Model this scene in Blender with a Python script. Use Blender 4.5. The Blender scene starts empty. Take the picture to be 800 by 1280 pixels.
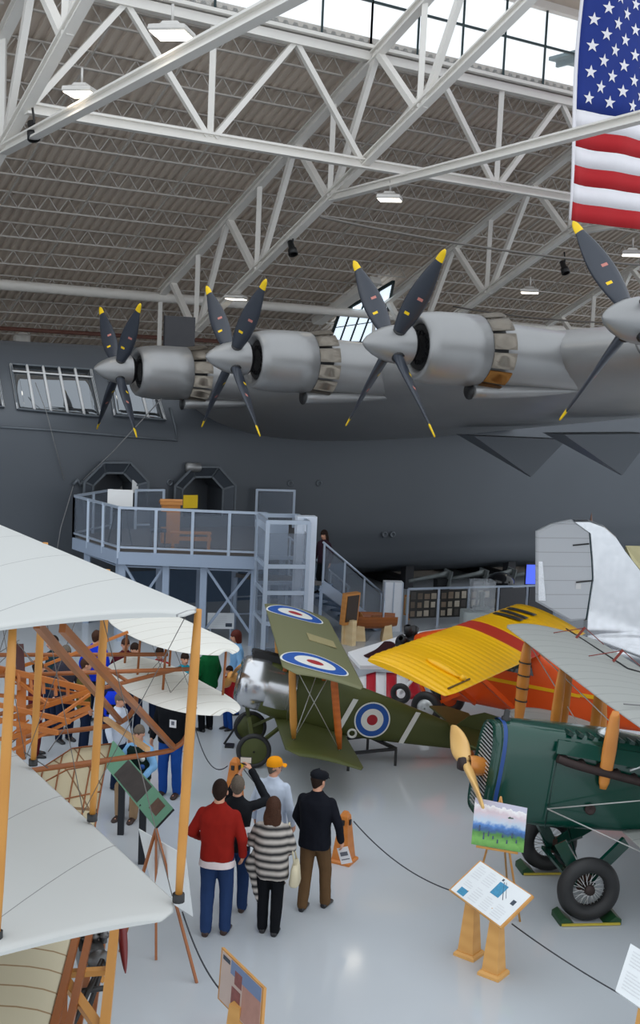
import bpy, bmesh, math, random
from mathutils import Vector as V, Matrix, Euler, noise as mnoise
sc = bpy.context.scene
col = sc.collection
PI = math.pi
rnd = random.Random(7)
# ---------------------------------------------------------------- camera
F, HC, PITCH, ROLL = 1500.0, 6.7, math.atan(174/1500.0), math.radians(2.6)
FWD = V((0, math.cos(PITCH), -math.sin(PITCH)))
UP0 = V((0, math.sin(PITCH), math.cos(PITCH)))
RT0 = V((1, 0, 0))
CX = RT0*math.cos(ROLL)+UP0*math.sin(ROLL)
CY = -RT0*math.sin(ROLL)+UP0*math.cos(ROLL)
EYE = V((0, 0, HC))
def ray(px, py): return CX*(px-400)+CY*(640-py)+FWD*F
def at(px, py, Y):
    r = ray(px, py); return EYE+r*(Y/r.y)
def atz(px, py, z=0.0):
    r = ray(px, py); return EYE+r*((z-HC)/r.z)
def atplane(px, py, p0, n):
    r = ray(px, py); n = V(n); return EYE+r*((V(p0)-EYE).dot(n)/r.dot(n))
def proj(p):
    d = V(p)-EYE; k = F/d.dot(FWD); return (400+d.dot(CX)*k, 640-d.dot(CY)*k)
cam_d = bpy.data.cameras.new('camera'); cam = bpy.data.objects.new('camera', cam_d); col.objects.link(cam)
m = Matrix((CX, CY, -FWD)).transposed().to_4x4(); m.translation = EYE; cam.matrix_world = m
cam_d.sensor_fit = 'VERTICAL'; cam_d.sensor_height = 36.0; cam_d.lens = 36.0*F/1280; cam_d.clip_end = 500
sc.camera = cam
# ---------------------------------------------------------------- materials
def s2l(c): return tuple(((x/12.92) if x <= .04045 else ((x+.055)/1.055)**2.4) for x in c)
def rgb(r, g, b): return s2l((r/255., g/255., b/255.))
MATS = {}
def mat(name, c, rough=.5, metal=0., var=.08, scale=6., bump=0., spec=.5, coat=0., alpha=1., trans=0., emit=None, es=1.):
    if name in MATS: return MATS[name]
    M = bpy.data.materials.new(name); M.use_nodes = True; nt = M.node_tree; b = nt.nodes['Principled BSDF']
    b.inputs['Roughness'].default_value = rough; b.inputs['Metallic'].default_value = metal
    b.inputs['Specular IOR Level'].default_value = spec; b.inputs['Coat Weight'].default_value = coat
    b.inputs['Alpha'].default_value = alpha; b.inputs['Transmission Weight'].default_value = trans
    c4 = (*c, 1)
    b.inputs['Base Color'].default_value = c4
    if var or bump:
        tc = nt.nodes.new('ShaderNodeTexCoord'); nz = nt.nodes.new('ShaderNodeTexNoise')
        nz.inputs['Scale'].default_value = scale; nz.inputs['Detail'].default_value = 4
        nt.links.new(tc.outputs['Object'], nz.inputs['Vector'])
        if var:
            mx = nt.nodes.new('ShaderNodeMix'); mx.data_type = 'RGBA'
            mx.inputs['A'].default_value = (*[max(0, x*(1-var)) for x in c], 1); mx.inputs['B'].default_value = (*[min(1, x*(1+var)) for x in c], 1)
            nt.links.new(nz.outputs['Fac'], mx.inputs['Factor']); nt.links.new(mx.outputs['Result'], b.inputs['Base Color'])
        if bump:
            bp = nt.nodes.new('ShaderNodeBump'); bp.inputs['Strength'].default_value = bump; bp.inputs['Distance'].default_value = .02
            nt.links.new(nz.outputs['Fac'], bp.inputs['Height']); nt.links.new(bp.outputs['Normal'], b.inputs['Normal'])
    if emit is not None:
        b.inputs['Emission Color'].default_value = (*emit, 1); b.inputs['Emission Strength'].default_value = es
    MATS[name] = M; return M
def wavemat(name, c1, c2, axis='X', scale=10., rough=.5, metal=0., bump=0., dist=0., detail=2., coord='Object', spec=.5):
    """two-tone bands along an axis of the object: wood grain, ribs, corrugation, stripes"""
    if name in MATS: return MATS[name]
    M = bpy.data.materials.new(name); M.use_nodes = True; nt = M.node_tree; b = nt.nodes['Principled BSDF']
    b.inputs['Roughness'].default_value = rough; b.inputs['Metallic'].default_value = metal; b.inputs['Specular IOR Level'].default_value = spec
    tc = nt.nodes.new('ShaderNodeTexCoord'); w = nt.nodes.new('ShaderNodeTexWave'); w.bands_direction = axis
    if dist > 1: c2 = tuple(x+(y-x)*.45 for x, y in zip(c1, c2))
    w.inputs['Scale'].default_value = scale; w.inputs['Distortion'].default_value = dist; w.inputs['Detail'].default_value = detail
    nt.links.new(tc.outputs[coord], w.inputs['Vector'])
    mx = nt.nodes.new('ShaderNodeMix'); mx.data_type = 'RGBA'; mx.inputs['A'].default_value = (*c1, 1); mx.inputs['B'].default_value = (*c2, 1)
    nt.links.new(w.outputs['Fac'], mx.inputs['Factor']); nt.links.new(mx.outputs['Result'], b.inputs['Base Color'])
    if bump:
        bp = nt.nodes.new('ShaderNodeBump'); bp.inputs['Strength'].default_value = bump; bp.inputs['Distance'].default_value = .03
        nt.links.new(w.outputs['Fac'], bp.inputs['Height']); nt.links.new(bp.outputs['Normal'], b.inputs['Normal'])
    MATS[name] = M; return M
def glassmat(name, c=(.8, .85, .9), alpha=.25, rough=.05):
    return mat(name, c, rough, 0, var=0, alpha=alpha, spec=.6)
# ---------------------------------------------------------------- mesh building
class MB:
    def __init__(s): s.v = []; s.f = []; s.mi = []; s.sm = []
    def add(s, vs, fs, mi=0, sm=False):
        o = len(s.v); s.v += [V(v) for v in vs]
        for f in fs: s.f.append([i+o for i in f]); s.mi.append(mi); s.sm.append(sm)
        return s
    def box(s, c, d, rot=None, mi=0):
        c = V(c); h = V(d)*.5; R = rot if rot is not None else Matrix.Identity(3)
        vs = [c+R@V((x*h.x, y*h.y, z*h.z)) for z in (-1, 1) for y in (-1, 1) for x in (-1, 1)]
        return s.add(vs, [(0, 2, 3, 1), (4, 5, 7, 6), (0, 1, 5, 4), (2, 6, 7, 3), (0, 4, 6, 2), (1, 3, 7, 5)], mi)
    def bar(s, a, b, w, h=None, up=(0, 0, 1), mi=0):
        a, b = V(a), V(b); h = h or w; d = (b-a); L = d.length
        if L < 1e-6: return s
        d /= L; u = V(up)
        if abs(d.dot(u)) > .98: u = V((0, 1, 0)) if abs(d.y) < .9 else V((1, 0, 0))
        x = d.cross(u).normalized(); z = x.cross(d)
        return s.box((a+b)/2, (w, L, h), Matrix((x, d, z)).transposed(), mi)
    def ibeam(s, a, b, w, h, t=.02, mi=0):
        a, b = V(a), V(b); d = (b-a).normalized(); u = V((0, 0, 1)); x = d.cross(u)
        if x.length < .1: x = V((1, 0, 0))
        x.normalize(); z = x.cross(d)
        s.bar(a+z*(h/2-t/2), b+z*(h/2-t/2), w, t, z, mi); s.bar(a-z*(h/2-t/2), b-z*(h/2-t/2), w, t, z, mi)
        return s.bar(a, b, t, h-2*t, z, mi)
    def tube(s, pts, r, n=8, mi=0, closed=False, cap=True, sm=True, flat=None):
        pts = [V(p) for p in pts]; N = len(pts); rs = r if hasattr(r, '__len__') else [r]*N
        rings = []; prev = None
        for i, p in enumerate(pts):
            if closed: t = pts[(i+1) % N]-pts[i-1]
            else: t = pts[min(i+1, N-1)]-pts[max(i-1, 0)]
            t.normalize()
            if prev is None:
                u = V((0, 0, 1)) if abs(t.z) < .9 else V((1, 0, 0)); u = (u-t*u.dot(t)).normalized()
            else:
                u = prev-t*prev.dot(t); u = u.normalized() if u.length > 1e-5 else prev
            prev = u; w = t.cross(u); fl = flat or 1.0
            rings.append([p+(u*math.cos(2*PI*k/n)+w*math.sin(2*PI*k/n)*fl)*rs[i] for k in range(n)])
        return s.loft(rings, mi, cap and not closed, closed, sm)
    def loft(s, rings, mi=0, cap=True, closed=False, sm=True, ring_closed=True):
        n = len(rings[0]); o = len(s.v)
        for r in rings: s.v += [V(p) for p in r]
        R = len(rings)
        for i in range(R if closed else R-1):
            a = o+i*n; b = o+((i+1) % R)*n
            for k in range(n if ring_closed else n-1):
                k2 = (k+1) % n; s.f.append([a+k, a+k2, b+k2, b+k]); s.mi.append(mi(i, k) if callable(mi) else mi); s.sm.append(sm)
        if cap:
            m0 = mi if not callable(mi) else mi(0, 0); m1 = mi if not callable(mi) else mi(R-2, 0)
            s.f.append([o+k for k in range(n)][::-1]); s.mi.append(m0); s.sm.append(False)
            s.f.append([o+(R-1)*n+k for k in range(n)]); s.mi.append(m1); s.sm.append(False)
        return s
    def lathe(s, o, axis, prof, n=24, mi=0, sm=True, a0=0., a1=2*PI):
        """prof: (distance along axis, radius)"""
        o = V(o); t = V(axis).normalized(); u = V((0, 0, 1)) if abs(t.z) < .9 else V((1, 0, 0)); u = (u-t*u.dot(t)).normalized(); w = t.cross(u)
        full = abs(a1-a0-2*PI) < 1e-6; k_n = n if full else n+1
        rings = [[o+t*d+(u*math.cos(a0+(a1-a0)*k/n)+w*math.sin(a0+(a1-a0)*k/n))*max(r, 1e-4) for k in range(k_n)] for d, r in prof]
        return s.loft(rings, mi, False, False, sm, ring_closed=full)
    def prism(s, poly, thick, mi=0, mis=None):
        """poly: 3D outline, extruded by the vector thick"""
        p = [V(q) for q in poly]; t = V(thick); n = len(p)
        s.add(p+[q+t for q in p], [list(range(n))[::-1]], mi)
        o = len(s.v)-2*n
        s.f.append([o+n+i for i in range(n)]); s.mi.append(mi); s.sm.append(False)
        for i in range(n):
            j = (i+1) % n; s.f.append([o+i, o+j, o+n+j, o+n+i]); s.mi.append(mi if mis is None else mis); s.sm.append(False)
        return s
    def ball(s, c, r, n=12, mi=0):
        c = V(c); rr = V(r) if hasattr(r, '__len__') else V((r, r, r)); m_ = max(6, n*2//3); rings = []
        for i in range(m_+1):
            th = PI*i/m_; sn = max(math.sin(th), 1e-3)
            rings.append([c+V((rr.x*sn*math.cos(2*PI*k/n), rr.y*sn*math.sin(2*PI*k/n), -rr.z*math.cos(th))) for k in range(n)])
        return s.loft(rings, mi, True, False, True)
    def grid(s, fn, nu, nv, mi=0, sm=True, thick=None):
        """surface fn(u,v) in 0..1; thick = function or vector added for the second side"""
        P = [[V(fn(i/nu, j/nv)) for j in range(nv+1)] for i in range(nu+1)]
        o = len(s.v); W = nv+1
        for r in P: s.v += r
        g = lambda i, j: o+i*W+j
        def put(f, smf=sm): s.f.append(f); s.mi.append(mi); s.sm.append(smf)
        for i in range(nu):
            for j in range(nv): put([g(i, j), g(i+1, j), g(i+1, j+1), g(i, j+1)])
        if thick is not None:
            o2 = len(s.v)
            for r in P: s.v += [p+(V(thick(p)) if callable(thick) else V(thick)) for p in r]
            h = lambda i, j: o2+i*W+j
            for i in range(nu):
                for j in range(nv): put([h(i, j), h(i, j+1), h(i+1, j+1), h(i+1, j)])
            for i in range(nu): put([g(i, 0), h(i, 0), h(i+1, 0), g(i+1, 0)], False); put([g(i, nv), g(i+1, nv), h(i+1, nv), h(i, nv)], False)
            for j in range(nv): put([g(0, j), g(0, j+1), h(0, j+1), h(0, j)], False); put([g(nu, j), h(nu, j), h(nu, j+1), g(nu, j+1)], False)
        return s
    def xf(s, M): s.v = [M@v for v in s.v]; return s
    def build(s, name, mats, parent=None, fix=True, loc=None, sm=None):
        """link as ONE mesh object. Vertices are in the parent's own space."""
        me = bpy.data.meshes.new(name); me.from_pydata([tuple(v) for v in s.v], [], s.f)
        for M in (mats if isinstance(mats, (list, tuple)) else [mats]): me.materials.append(M)
        me.polygons.foreach_set('material_index', s.mi); me.polygons.foreach_set('use_smooth', s.sm if sm is None else [sm]*len(s.f))
        if fix:
            bm = bmesh.new(); bm.from_mesh(me); bmesh.ops.recalc_face_normals(bm, faces=bm.faces); bm.to_mesh(me); bm.free()
        me.update()
        o = bpy.data.objects.new(name, me); col.objects.link(o)
        if parent is not None: o.parent = parent
        if loc is not None: o.location = loc
        return o
def tag(o, label=None, cat=None, group=None, kind=None):
    if label: o['label'] = label
    if cat: o['category'] = cat
    if group: o['group'] = group
    if kind: o['kind'] = kind
    return o
def empty(name, loc=(0, 0, 0), rot=None, label=None, cat=None, group=None, kind=None):
    o = bpy.data.objects.new(name, None); o.empty_display_size = .2; col.objects.link(o)
    if rot is not None:
        M = rot.to_4x4() if isinstance(rot, Matrix) else Euler(rot).to_matrix().to_4x4()
        M.translation = V(loc); o.matrix_world = M
    else: o.location = loc
    return tag(o, label, cat, group, kind)
def copy_tree(o, parent=None):
    c = o.copy(); col.objects.link(c); c.parent = parent
    for ch in list(o.children): copy_tree(ch, c)
    return c
def frame(x, y=None, z=(0, 0, 1)):
    """rotation with local X along x and local Z as near z as possible"""
    x = V(x).normalized(); z = V(z); yv = z.cross(x).normalized(); zv = x.cross(yv)
    return Matrix((x, yv, zv)).transposed()
def catmull(pts, n=6):
    pts = [V(p) for p in pts]; out = []
    for i in range(len(pts)-1):
        p0, p1, p2, p3 = pts[max(i-1, 0)], pts[i], pts[i+1], pts[min(i+2, len(pts)-1)]
        for k in range(n):
            t = k/n; out.append(.5*((2*p1)+(p2-p0)*t+(2*p0-5*p1+4*p2-p3)*t*t+(3*p1-p0-3*p2+p3)*t**3))
    return out+[pts[-1]]
def lerp(a, b, t): return a+(b-a)*t
def sag(a, b, s, n=14): 
    a, b = V(a), V(b); return [a.lerp(b, i/n)-V((0, 0, s*4*(i/n)*(1-i/n))) for i in range(n+1)]
def text_mesh(name, body, size, M, mt, parent=None, ext=.002, align='CENTER'):
    cu = bpy.data.curves.new(name, 'FONT'); cu.body = body; cu.size = size; cu.extrude = ext; cu.align_x = align; cu.align_y = 'CENTER'
    t = bpy.data.objects.new(name, cu); dg = bpy.context.evaluated_depsgraph_get(); col.objects.link(t); dg.update()
    me = bpy.data.meshes.new_from_object(t.evaluated_get(dg)); bpy.data.objects.remove(t); me.name = name
    me.materials.clear(); me.materials.append(mt); me.transform(M)
    o = bpy.data.objects.new(name, me); col.objects.link(o)
    if parent is not None: o.parent = parent
    return o
# shared colours
WHITE_STEEL = mat('white_painted_steel', (.80, .77, .72), .45, 0, .05, 1.5)
class T:
    """a thing: an Empty at its base; parts are given in world coordinates or in the thing's own"""
    def __init__(s, name, loc, label=None, cat=None, group=None, R=None, kind=None):
        s.M = (R.to_4x4() if R is not None else Matrix.Identity(4)); s.M.translation = V(loc); s.I = s.M.inverted()
        s.o = bpy.data.objects.new(name, None); s.o.empty_display_size = .2; col.objects.link(s.o); s.o.matrix_world = s.M
        tag(s.o, label, cat, group, kind)
    def w(s, name, mb, mats, parent=None):      # world coordinates
        return mb.xf(s.I).build(name, mats, parent or s.o)
    def l(s, name, mb, mats, parent=None):      # own coordinates
        return mb.build(name, mats, parent or s.o)
    def p(s, *a): return s.M@V(a if len(a) == 3 else a[0])
# ================================================================ the hall
PD, RD = V((.829, .559, 0)), V((-.559, .829, 0))
HO = V((.89, 38, 0))
def hp(s, t, z): return HO+PD*s+RD*t+V((0, 0, z))
FLOOR = mat('polished_concrete', rgb(190, 195, 200), .10, 0, .06, .5, spec=.55)
nt = FLOOR.node_tree; bs = nt.nodes['Principled BSDF']
tc = nt.nodes.new('ShaderNodeTexCoord'); nz = nt.nodes.new('ShaderNodeTexNoise'); nz.inputs['Scale'].default_value = .35; nz.inputs['Detail'].default_value = 6
mr = nt.nodes.new('ShaderNodeMapRange'); mr.inputs['To Min'].default_value = .06; mr.inputs['To Max'].default_value = .13
nt.links.new(tc.outputs['Object'], nz.inputs['Vector']); nt.links.new(nz.outputs['Fac'], mr.inputs['Value']); nt.links.new(mr.outputs['Result'], bs.inputs['Roughness'])
f_ = MB().box((0, 30, -.1), (120, 130, .2)).build('floor', FLOOR); tag(f_, kind='structure')
DECK = mat('roof_deck', rgb(206, 192, 178), .6, 0, .06, .8)
EA = 26.0
def zdeck(t): return 16.9-.475*t
# corrugated roof deck: a real trapezoid profile along the ridge direction
prof = []; s_ = -46.0
while s_ < 52: 
    prof += [(s_, 0), (s_+.13, 0), (s_+.17, .09), (s_+.30, .09)]; s_ += .34
mb = MB(); rings = [[hp(s, t, zdeck(t)+h) for s, h in prof] for t in (.2, EA)]
rings += [[hp(s, t, zdeck(t)+.16) for s, h in prof] for t in (EA, .2)]
mb.loft(rings, 0, False, True, False, ring_closed=False)
tag(mb.build('ceiling', DECK), kind='structure')
tag(MB().box((0, 0, 0), (98, .3, 14)).xf(Matrix.Translation(hp(3, EA+.2, -1.0))@frame(PD).to_4x4()).build('wall_back', mat('back_wall', rgb(120, 116, 112), .7)), kind='structure')
# ---- joists: zigzag open web, one per row and bay, copies of one mesh
JM = mat('joist_paint', (.52, .48, .44), .5, 0, .05, 1)
def joist_mesh():
    mb = MB(); L = 10.8; h = .5
    for sx in (-.035, .035):
        mb.bar((0, sx, 0), (L, sx, 0), .05, .05); mb.bar((.3, sx, -h), (L-.3, sx, -h), .05, .05)
    n = 14; d = (L-.6)/n
    for i in range(n):
        x = .3+i*d
        mb.bar((x, 0, -h), (x+d/2, 0, 0), .03); mb.bar((x+d/2, 0, 0), (x+d, 0, -h), .03)
    return mb
RJ = frame(PD)
j0 = joist_mesh().build('roof_joist', JM)
first = True
rows = [1.0+1.72*k for k in range(14)]
for bi, s0 in enumerate((-32.4, -21.6, -10.8, 0, 10.8, 21.6)):
    for t in rows:
        o = j0 if first else j0.copy()
        if not first: col.objects.link(o)
        first = False
        Mx = RJ.to_4x4(); Mx.translation = hp(s0, t, zdeck(t)-.03); o.matrix_world = Mx
        tag(o, 'white open-web zigzag steel joist under the corrugated roof deck', 'roof joist', 'open-web joists under the roof deck')
# ---- bridging rods up the slope
for bi, s0 in enumerate((-32.4, -21.6, -10.8, 0, 10.8, 21.6)):
    for fr in (.25, .5, .75):
        mb = MB().bar(hp(s0+10.8*fr, .8, zdeck(.8)-.5), hp(s0+10.8*fr, 23.5, zdeck(23.5)-.5), .05)
        t_ = T('bridging_rod', hp(s0+10.8*fr, .8, zdeck(.8)-.5)); 
        o = mb.build('bridging_rod', JM); bpy.data.objects.remove(t_.o)
        tag(o, 'thin white bridging rod running down the slope across the roof joists', 'roof rod', 'bridging rods across the roof joists')
# ---- sloping main trusses
def zt(t): return 16.2-.475*t
def zb(t): return 13.2-.475*t
tr_lab = {-10.8: 'white sloping roof truss at the upper left, carrying two lit lamps on its tie',
          0: 'long white sloping roof truss descending through the middle of the roof to the far eave',
          10.8: 'white sloping roof truss behind the flag, running down toward the silver engines',
          21.6: 'white sloping roof truss farthest right, mostly behind the flag'}
for s in (-10.8, 0, 10.8, 21.6):
    th = T('roof_truss', hp(s, 0, zb(0)), tr_lab[s], 'roof truss', 'sloping roof trusses')
    th.w('top_chord', MB().ibeam(hp(s, -14, zt(-14)), hp(s, 13.9, zt(13.9)), .30, .28, .05), WHITE_STEEL)
    th.w('bottom_chord', MB().ibeam(hp(s, -14, zb(-14)), hp(s, 14.6, zb(14.6)), .29, .25, .05), WHITE_STEEL)
    th.w('tie_chord', MB().ibeam(hp(s, 1.7, 12.3), hp(s, -16, 13.2), .28, .25, .05), WHITE_STEEL)
    bn = [-11.5, -7.05, -2.6, 1.85, 6.3, 10.75]
    for tb in bn:
        th.w('web_vertical', MB().bar(hp(s, tb, zb(tb)), hp(s, tb, zt(tb)), .17, .17), WHITE_STEEL)
        for d in (-2.2, 2.2):
            th.w('web_diagonal', MB().bar(hp(s+.02, tb+d*.08, zb(tb)), hp(s+.02, tb+d, zt(tb+d)), .19 if d < 0 else .25, .17), WHITE_STEEL)
    th.w('web_vertical', MB().bar(hp(s, 13.9, 5.0), hp(s, 13.9, zt(13.9)), .16), WHITE_STEEL)
# ---- longitudinal truss under the clerestory
th = T('longitudinal_truss', hp(0, 0, 13.2), 'white truss with M-shaped webs crossing the whole roof below the clerestory windows', 'roof truss')
th.w('bottom_chord', MB().ibeam(hp(-10.8, 0, 13.15), hp(40, 0, 13.15), .32, .3, .06), WHITE_STEEL)
th.w('top_chord', MB().bar(hp(-34, 0, 16.32), hp(40, 0, 16.32), .35, .26).bar(hp(-34, -.12, 16.55), hp(40, -.12, 16.55), .5, .1), WHITE_STEEL)
for k in range(-2, 8):
    s = 5.4*k
    if k % 2: th.w('web_vertical', MB().bar(hp(s, 0, 13.2), hp(s, 0, 16.3), .17), WHITE_STEEL)
    for d in (-2.7, 2.7):
        if k == -2 and d < 0: continue
        th.w('web_diagonal', MB().bar(hp(s+.12*d/2.7, 0, 13.2), hp(s+d, 0, 16.3), .16), WHITE_STEEL)
# ---- clerestory glazing above it
WFR = mat('window_frame_green', rgb(28, 52, 56), .5)
SKYG = mat('clerestory_glass', (.75, .85, .9), .05, 0, 0, alpha=.12)
n_ = 1
for s0 in (-21.6, -10.8, 0, 10.8, 21.6):
    th = T('window_%d' % n_, hp(s0, 0, 16.6), kind='structure'); n_ += 1
    mb = MB()
    for i in range(7): mb.bar(hp(s0+i*1.8, -.02, 16.6), hp(s0+i*1.8, -.02, 19.3), .07, .08)
    for z in (16.64, 17.95, 19.26): mb.bar(hp(s0, -.02, z), hp(s0+10.8, -.02, z), .07, .07)
    th.w('window_frame', mb, WFR)
    th.w('pane', MB().box((0, 0, 0), (10.7, .02, 2.6)).xf(Matrix.Translation(hp(s0+5.4, .03, 17.95))@frame(PD).to_4x4()), SKYG)
tag(MB().box((0, 0, 0), (80, 2.6, .12)).xf(Matrix.Translation(hp(8, -1.1, 19.4))@frame(PD).to_4x4()).build('trim_1', DECK), kind='structure')
tag(MB().bar(hp(-32, -.05, 19.25), hp(48, -.05, 19.25), .3, .3).build('trim_2', WHITE_STEEL), kind='structure')
# dark upper roof seen through the clerestory on the right
mb = MB(); mb.box((0, 0, 0), (24, 5, .15)).xf(Matrix.Translation(hp(27, 5.5, 20.4))@frame(PD).to_4x4())
for k in range(12): mb.bar(hp(15.5+k*2.1, 3.1, 20.25), hp(15.5+k*2.1, 8.0, 20.25), .15, .25)
tag(mb.build('roof', mat('upper_roof', rgb(70, 92, 96), .7)), kind='structure')
# ---- eave beam, purlins, columns
tag(MB().tube([hp(-44, 13.9, 9.45), hp(40, 13.9, 9.45)], .2, 12).build('trim_3', WHITE_STEEL), kind='structure')
for i, (t, z, r) in enumerate(((17.2, 7.9, .09), (19.4, 6.8, .09))):
    tag(MB().tube([hp(-44, t, z), hp(10, t, z)], r, 8).build('trim_%d' % (4+i), mat('red_brown_steel', rgb(112, 70, 58), .6)), kind='structure')
c_ = at(27, 440, 52); tag(MB().lathe((c_.x, c_.y, 0), (0, 0, 1), [(0, .36), (8.6, .36)], 20).build('trim_6', WHITE_STEEL), kind='structure')
for i, (a, b) in enumerate((((418, 420), (430, 350)),)): pass
# roof glazing low on the slope behind the engines
dn = PD.cross(RD*1+V((0, 0, -.475))).normalized(); dp = hp(0, 0, zdeck(0)-.62)
q = [atplane(x, y, dp, dn) for x, y in ((412, 426), (424, 392), (492, 352), (482, 400), (462, 428))]
mb = MB().prism(q, dn*.03)
sk = T('window_6', q[0], kind='structure'); sk.w('pane', mb, mat('skylight_pane', (.8, .9, 1), .2, 0, 0, emit=(.75, .88, 1), es=1.0))
mb = MB()
for a, b in zip(q, q[1:]+q[:1]): mb.bar(a, b, .12, .12)
for k in (.25, .5, .75):
    mb.bar(q[1].lerp(q[2], k), q[0].lerp(q[4], k), .08, .08)
mb.bar(q[0].lerp(q[1], .5), q[3], .06, .06)
sk.w('window_frame', mb, WFR)
tag(MB().bar(atplane(396, 402, dp, dn), atplane(470, 350, dp, dn), .6, .3).build('trim_7', WHITE_STEEL), kind='structure')
# ---- lamps
LMETAL = mat('lamp_housing', (.55, .53, .5), .4, .3); LEMIT = mat('lamp_lens', (1, .95, .85), .4, 0, 0, emit=(1, .93, .80), es=4)
BLK = mat('black_metal', (.012, .012, .013), .45, 0, .1)
tieplane = lambda s: (hp(s, 0, 0), PD)
lamps = [(215, 44, -10.8, .55, 'bright square lamp hung under the upper left truss tie, the higher of two'), (102, 118, -10.8, .5, 'bright square lamp on the upper left truss tie, the lower of two'),
         (487, 250, 0, .5, 'lit lamp hanging below the long tie in the middle of the roof'), (295, 374, 0, .5, 'lit lamp on the lower end of the middle sloping truss'),
         (662, 366, 10.8, .5, 'lit lamp under the sloping truss between the two right propellers'), (790, 319, 10.8, .5, 'lit lamp at the right edge just below the flag'),
         (163, 352, -6, .5, 'glowing lamp beneath the far eave above the left engine'), (110, 419, -8, .45, 'dim lamp far back above the flying boat nose')]
for px, py, s, sz, lb in lamps:
    p = atplane(px, py, hp(s, 0, 0), PD)
    if px == 163: p = at(px, py, 53)
    if px == 110: p = at(px, py, 54)
    th = T('ceiling_lamp', p, lb, 'ceiling lamp', 'lamps on the roof trusses', R=frame(PD))
    h = sz
    th.l('housing', MB().lathe((0, 0, 0), (0, 0, 1), [(0, h*.95), (.04, h*1.0), (.12, h*.96), (.18, h*.5), (.24, h*.4), (.24, .001)], 4, sm=False), LMETAL)
    th.l('lens', MB().lathe((0, 0, -.02), (0, 0, 1), [(0, .001), (0, h*.9), (.04, h*.9)], 4, sm=False), LEMIT)
    th.l('hook', MB().tube([(0, 0, .24), (0, 0, .6)], .03), LMETAL)
    ld = bpy.data.lights.new('lamp_light', 'AREA'); ld.energy = 20; ld.size = .8; ld.color = (1, .9, .75)
    lo = bpy.data.objects.new('lamp_light', ld); col.objects.link(lo); lo.parent = th.o; lo.location = (0, 0, -.08)
for px, py, s, lb in ((40, 166, -10.8, 'black spotlight hanging under the tie at the upper left'), (364, 312, 0, 'black spotlight under the middle sloping truss'), (704, 336, 10.8, 'black spotlight on the sloping truss beside the rightmost propeller')):
    p = atplane(px, py, hp(s, 0, 0), PD); th = T('spotlight', p, lb, 'spotlight', 'black spotlights on the trusses')
    th.l('barrel', MB().lathe((0, 0, .12), (.3, -.5, -1), [(-.2, .06), (-.18, .1), (.1, .11), (.12, .15), (.34, .17), (.34, .13)], 12), BLK)
    th.l('bracket', MB().tube([(0, 0, .1), (.05, 0, .3), (0, 0, .62)], .03), BLK)
# ---- cables
for i, (a, b) in enumerate((((400, 271, 30), (800, 331, 33)), ((566, 383, 46), (800, 404, 44)))):
    o = MB().tube(sag(at(*a), at(*b), .15), .03, 6).build('steel_cable', mat('cable_grey', (.12, .11, .1), .5)); tag(o, ['thin dark cable crossing below the flag above the right engines', 'thin cable strung behind the right engine spinner'][i], 'cable')
# ================================================================ flag
FRED, FWHT, FBLU = mat('flag_red', rgb(170, 8, 22), .8, 0, .05), mat('flag_white', rgb(225, 222, 226), .8, 0, .03), mat('flag_blue', rgb(6, 40, 122), .8, 0, .08)
fo = at(714, 275, 34); fh = 13*22.0*34/1500; sw = fh/13; fl = 12.0
FR = frame(PD)
def fl_pt(x, z, o=0): return V((x, .10*math.sin(x*1.9+.4*z)+.05*math.sin(x*4.3-z)+o, z))
th = T('american_flag', fo, 'huge red, white and blue striped flag with stars hanging at the upper right', 'flag', R=FR)
mb = MB()
for k in range(13):
    x0 = 4.7 if k >= 6 else 0
    z0 = k*sw
    mb.grid(lambda u, v: fl_pt(lerp(x0, fl, u), z0+v*sw), 40, 1, k % 2, True, V((0, .02, 0)))
th.l('stripes', mb, [FRED, FWHT])
mb = MB(); z0, z1 = 6*sw, 13*sw; x1 = 4.7
mb.grid(lambda u, v: fl_pt(u*x1, lerp(z0, z1, v)), 24, 8, 0, True, V((0, .02, 0)))
for r in range(9):
    for c in range(11):
        if (r+c) % 2: continue
        cx, cz = (c+1)*x1/12, z1-(r+1)*(z1-z0)/10
        pts = []
        for k in range(10):
            a = PI/2+k*PI/5; rr = .19 if k % 2 == 0 else .075
            pts.append(fl_pt(cx+rr*math.cos(a), cz+rr*math.sin(a), -.015))
        mb.add([fl_pt(cx, cz, -.015)]+pts, [(0, 1+k, 1+(k+1) % 10) for k in range(10)], 1)
th.l('canton', mb, [FBLU, FWHT])
th.l('header_tape', MB().grid(lambda u, v: fl_pt(-.12+.12*u, v*fh), 1, 10, 0, True, V((0, .02, 0))), FWHT)
# ================================================================ light
w = bpy.data.worlds.new('world'); sc.world = w; w.use_nodes = True
bg = w.node_tree.nodes['Background']; bg.inputs['Color'].default_value = (.88, .94, 1, 1); bg.inputs['Strength'].default_value = 1.42
sc.view_settings.view_transform = 'Standard'; sc.view_settings.look = 'None'; sc.view_settings.gamma = 1; sc.view_settings.use_curve_mapping = False
sc.view_settings.exposure = 0.0
sc.cycles.use_denoising = True; sc.cycles.max_bounces = 8; sc.cycles.diffuse_bounces = 4; sc.cycles.transparent_max_bounces = 12
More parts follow.
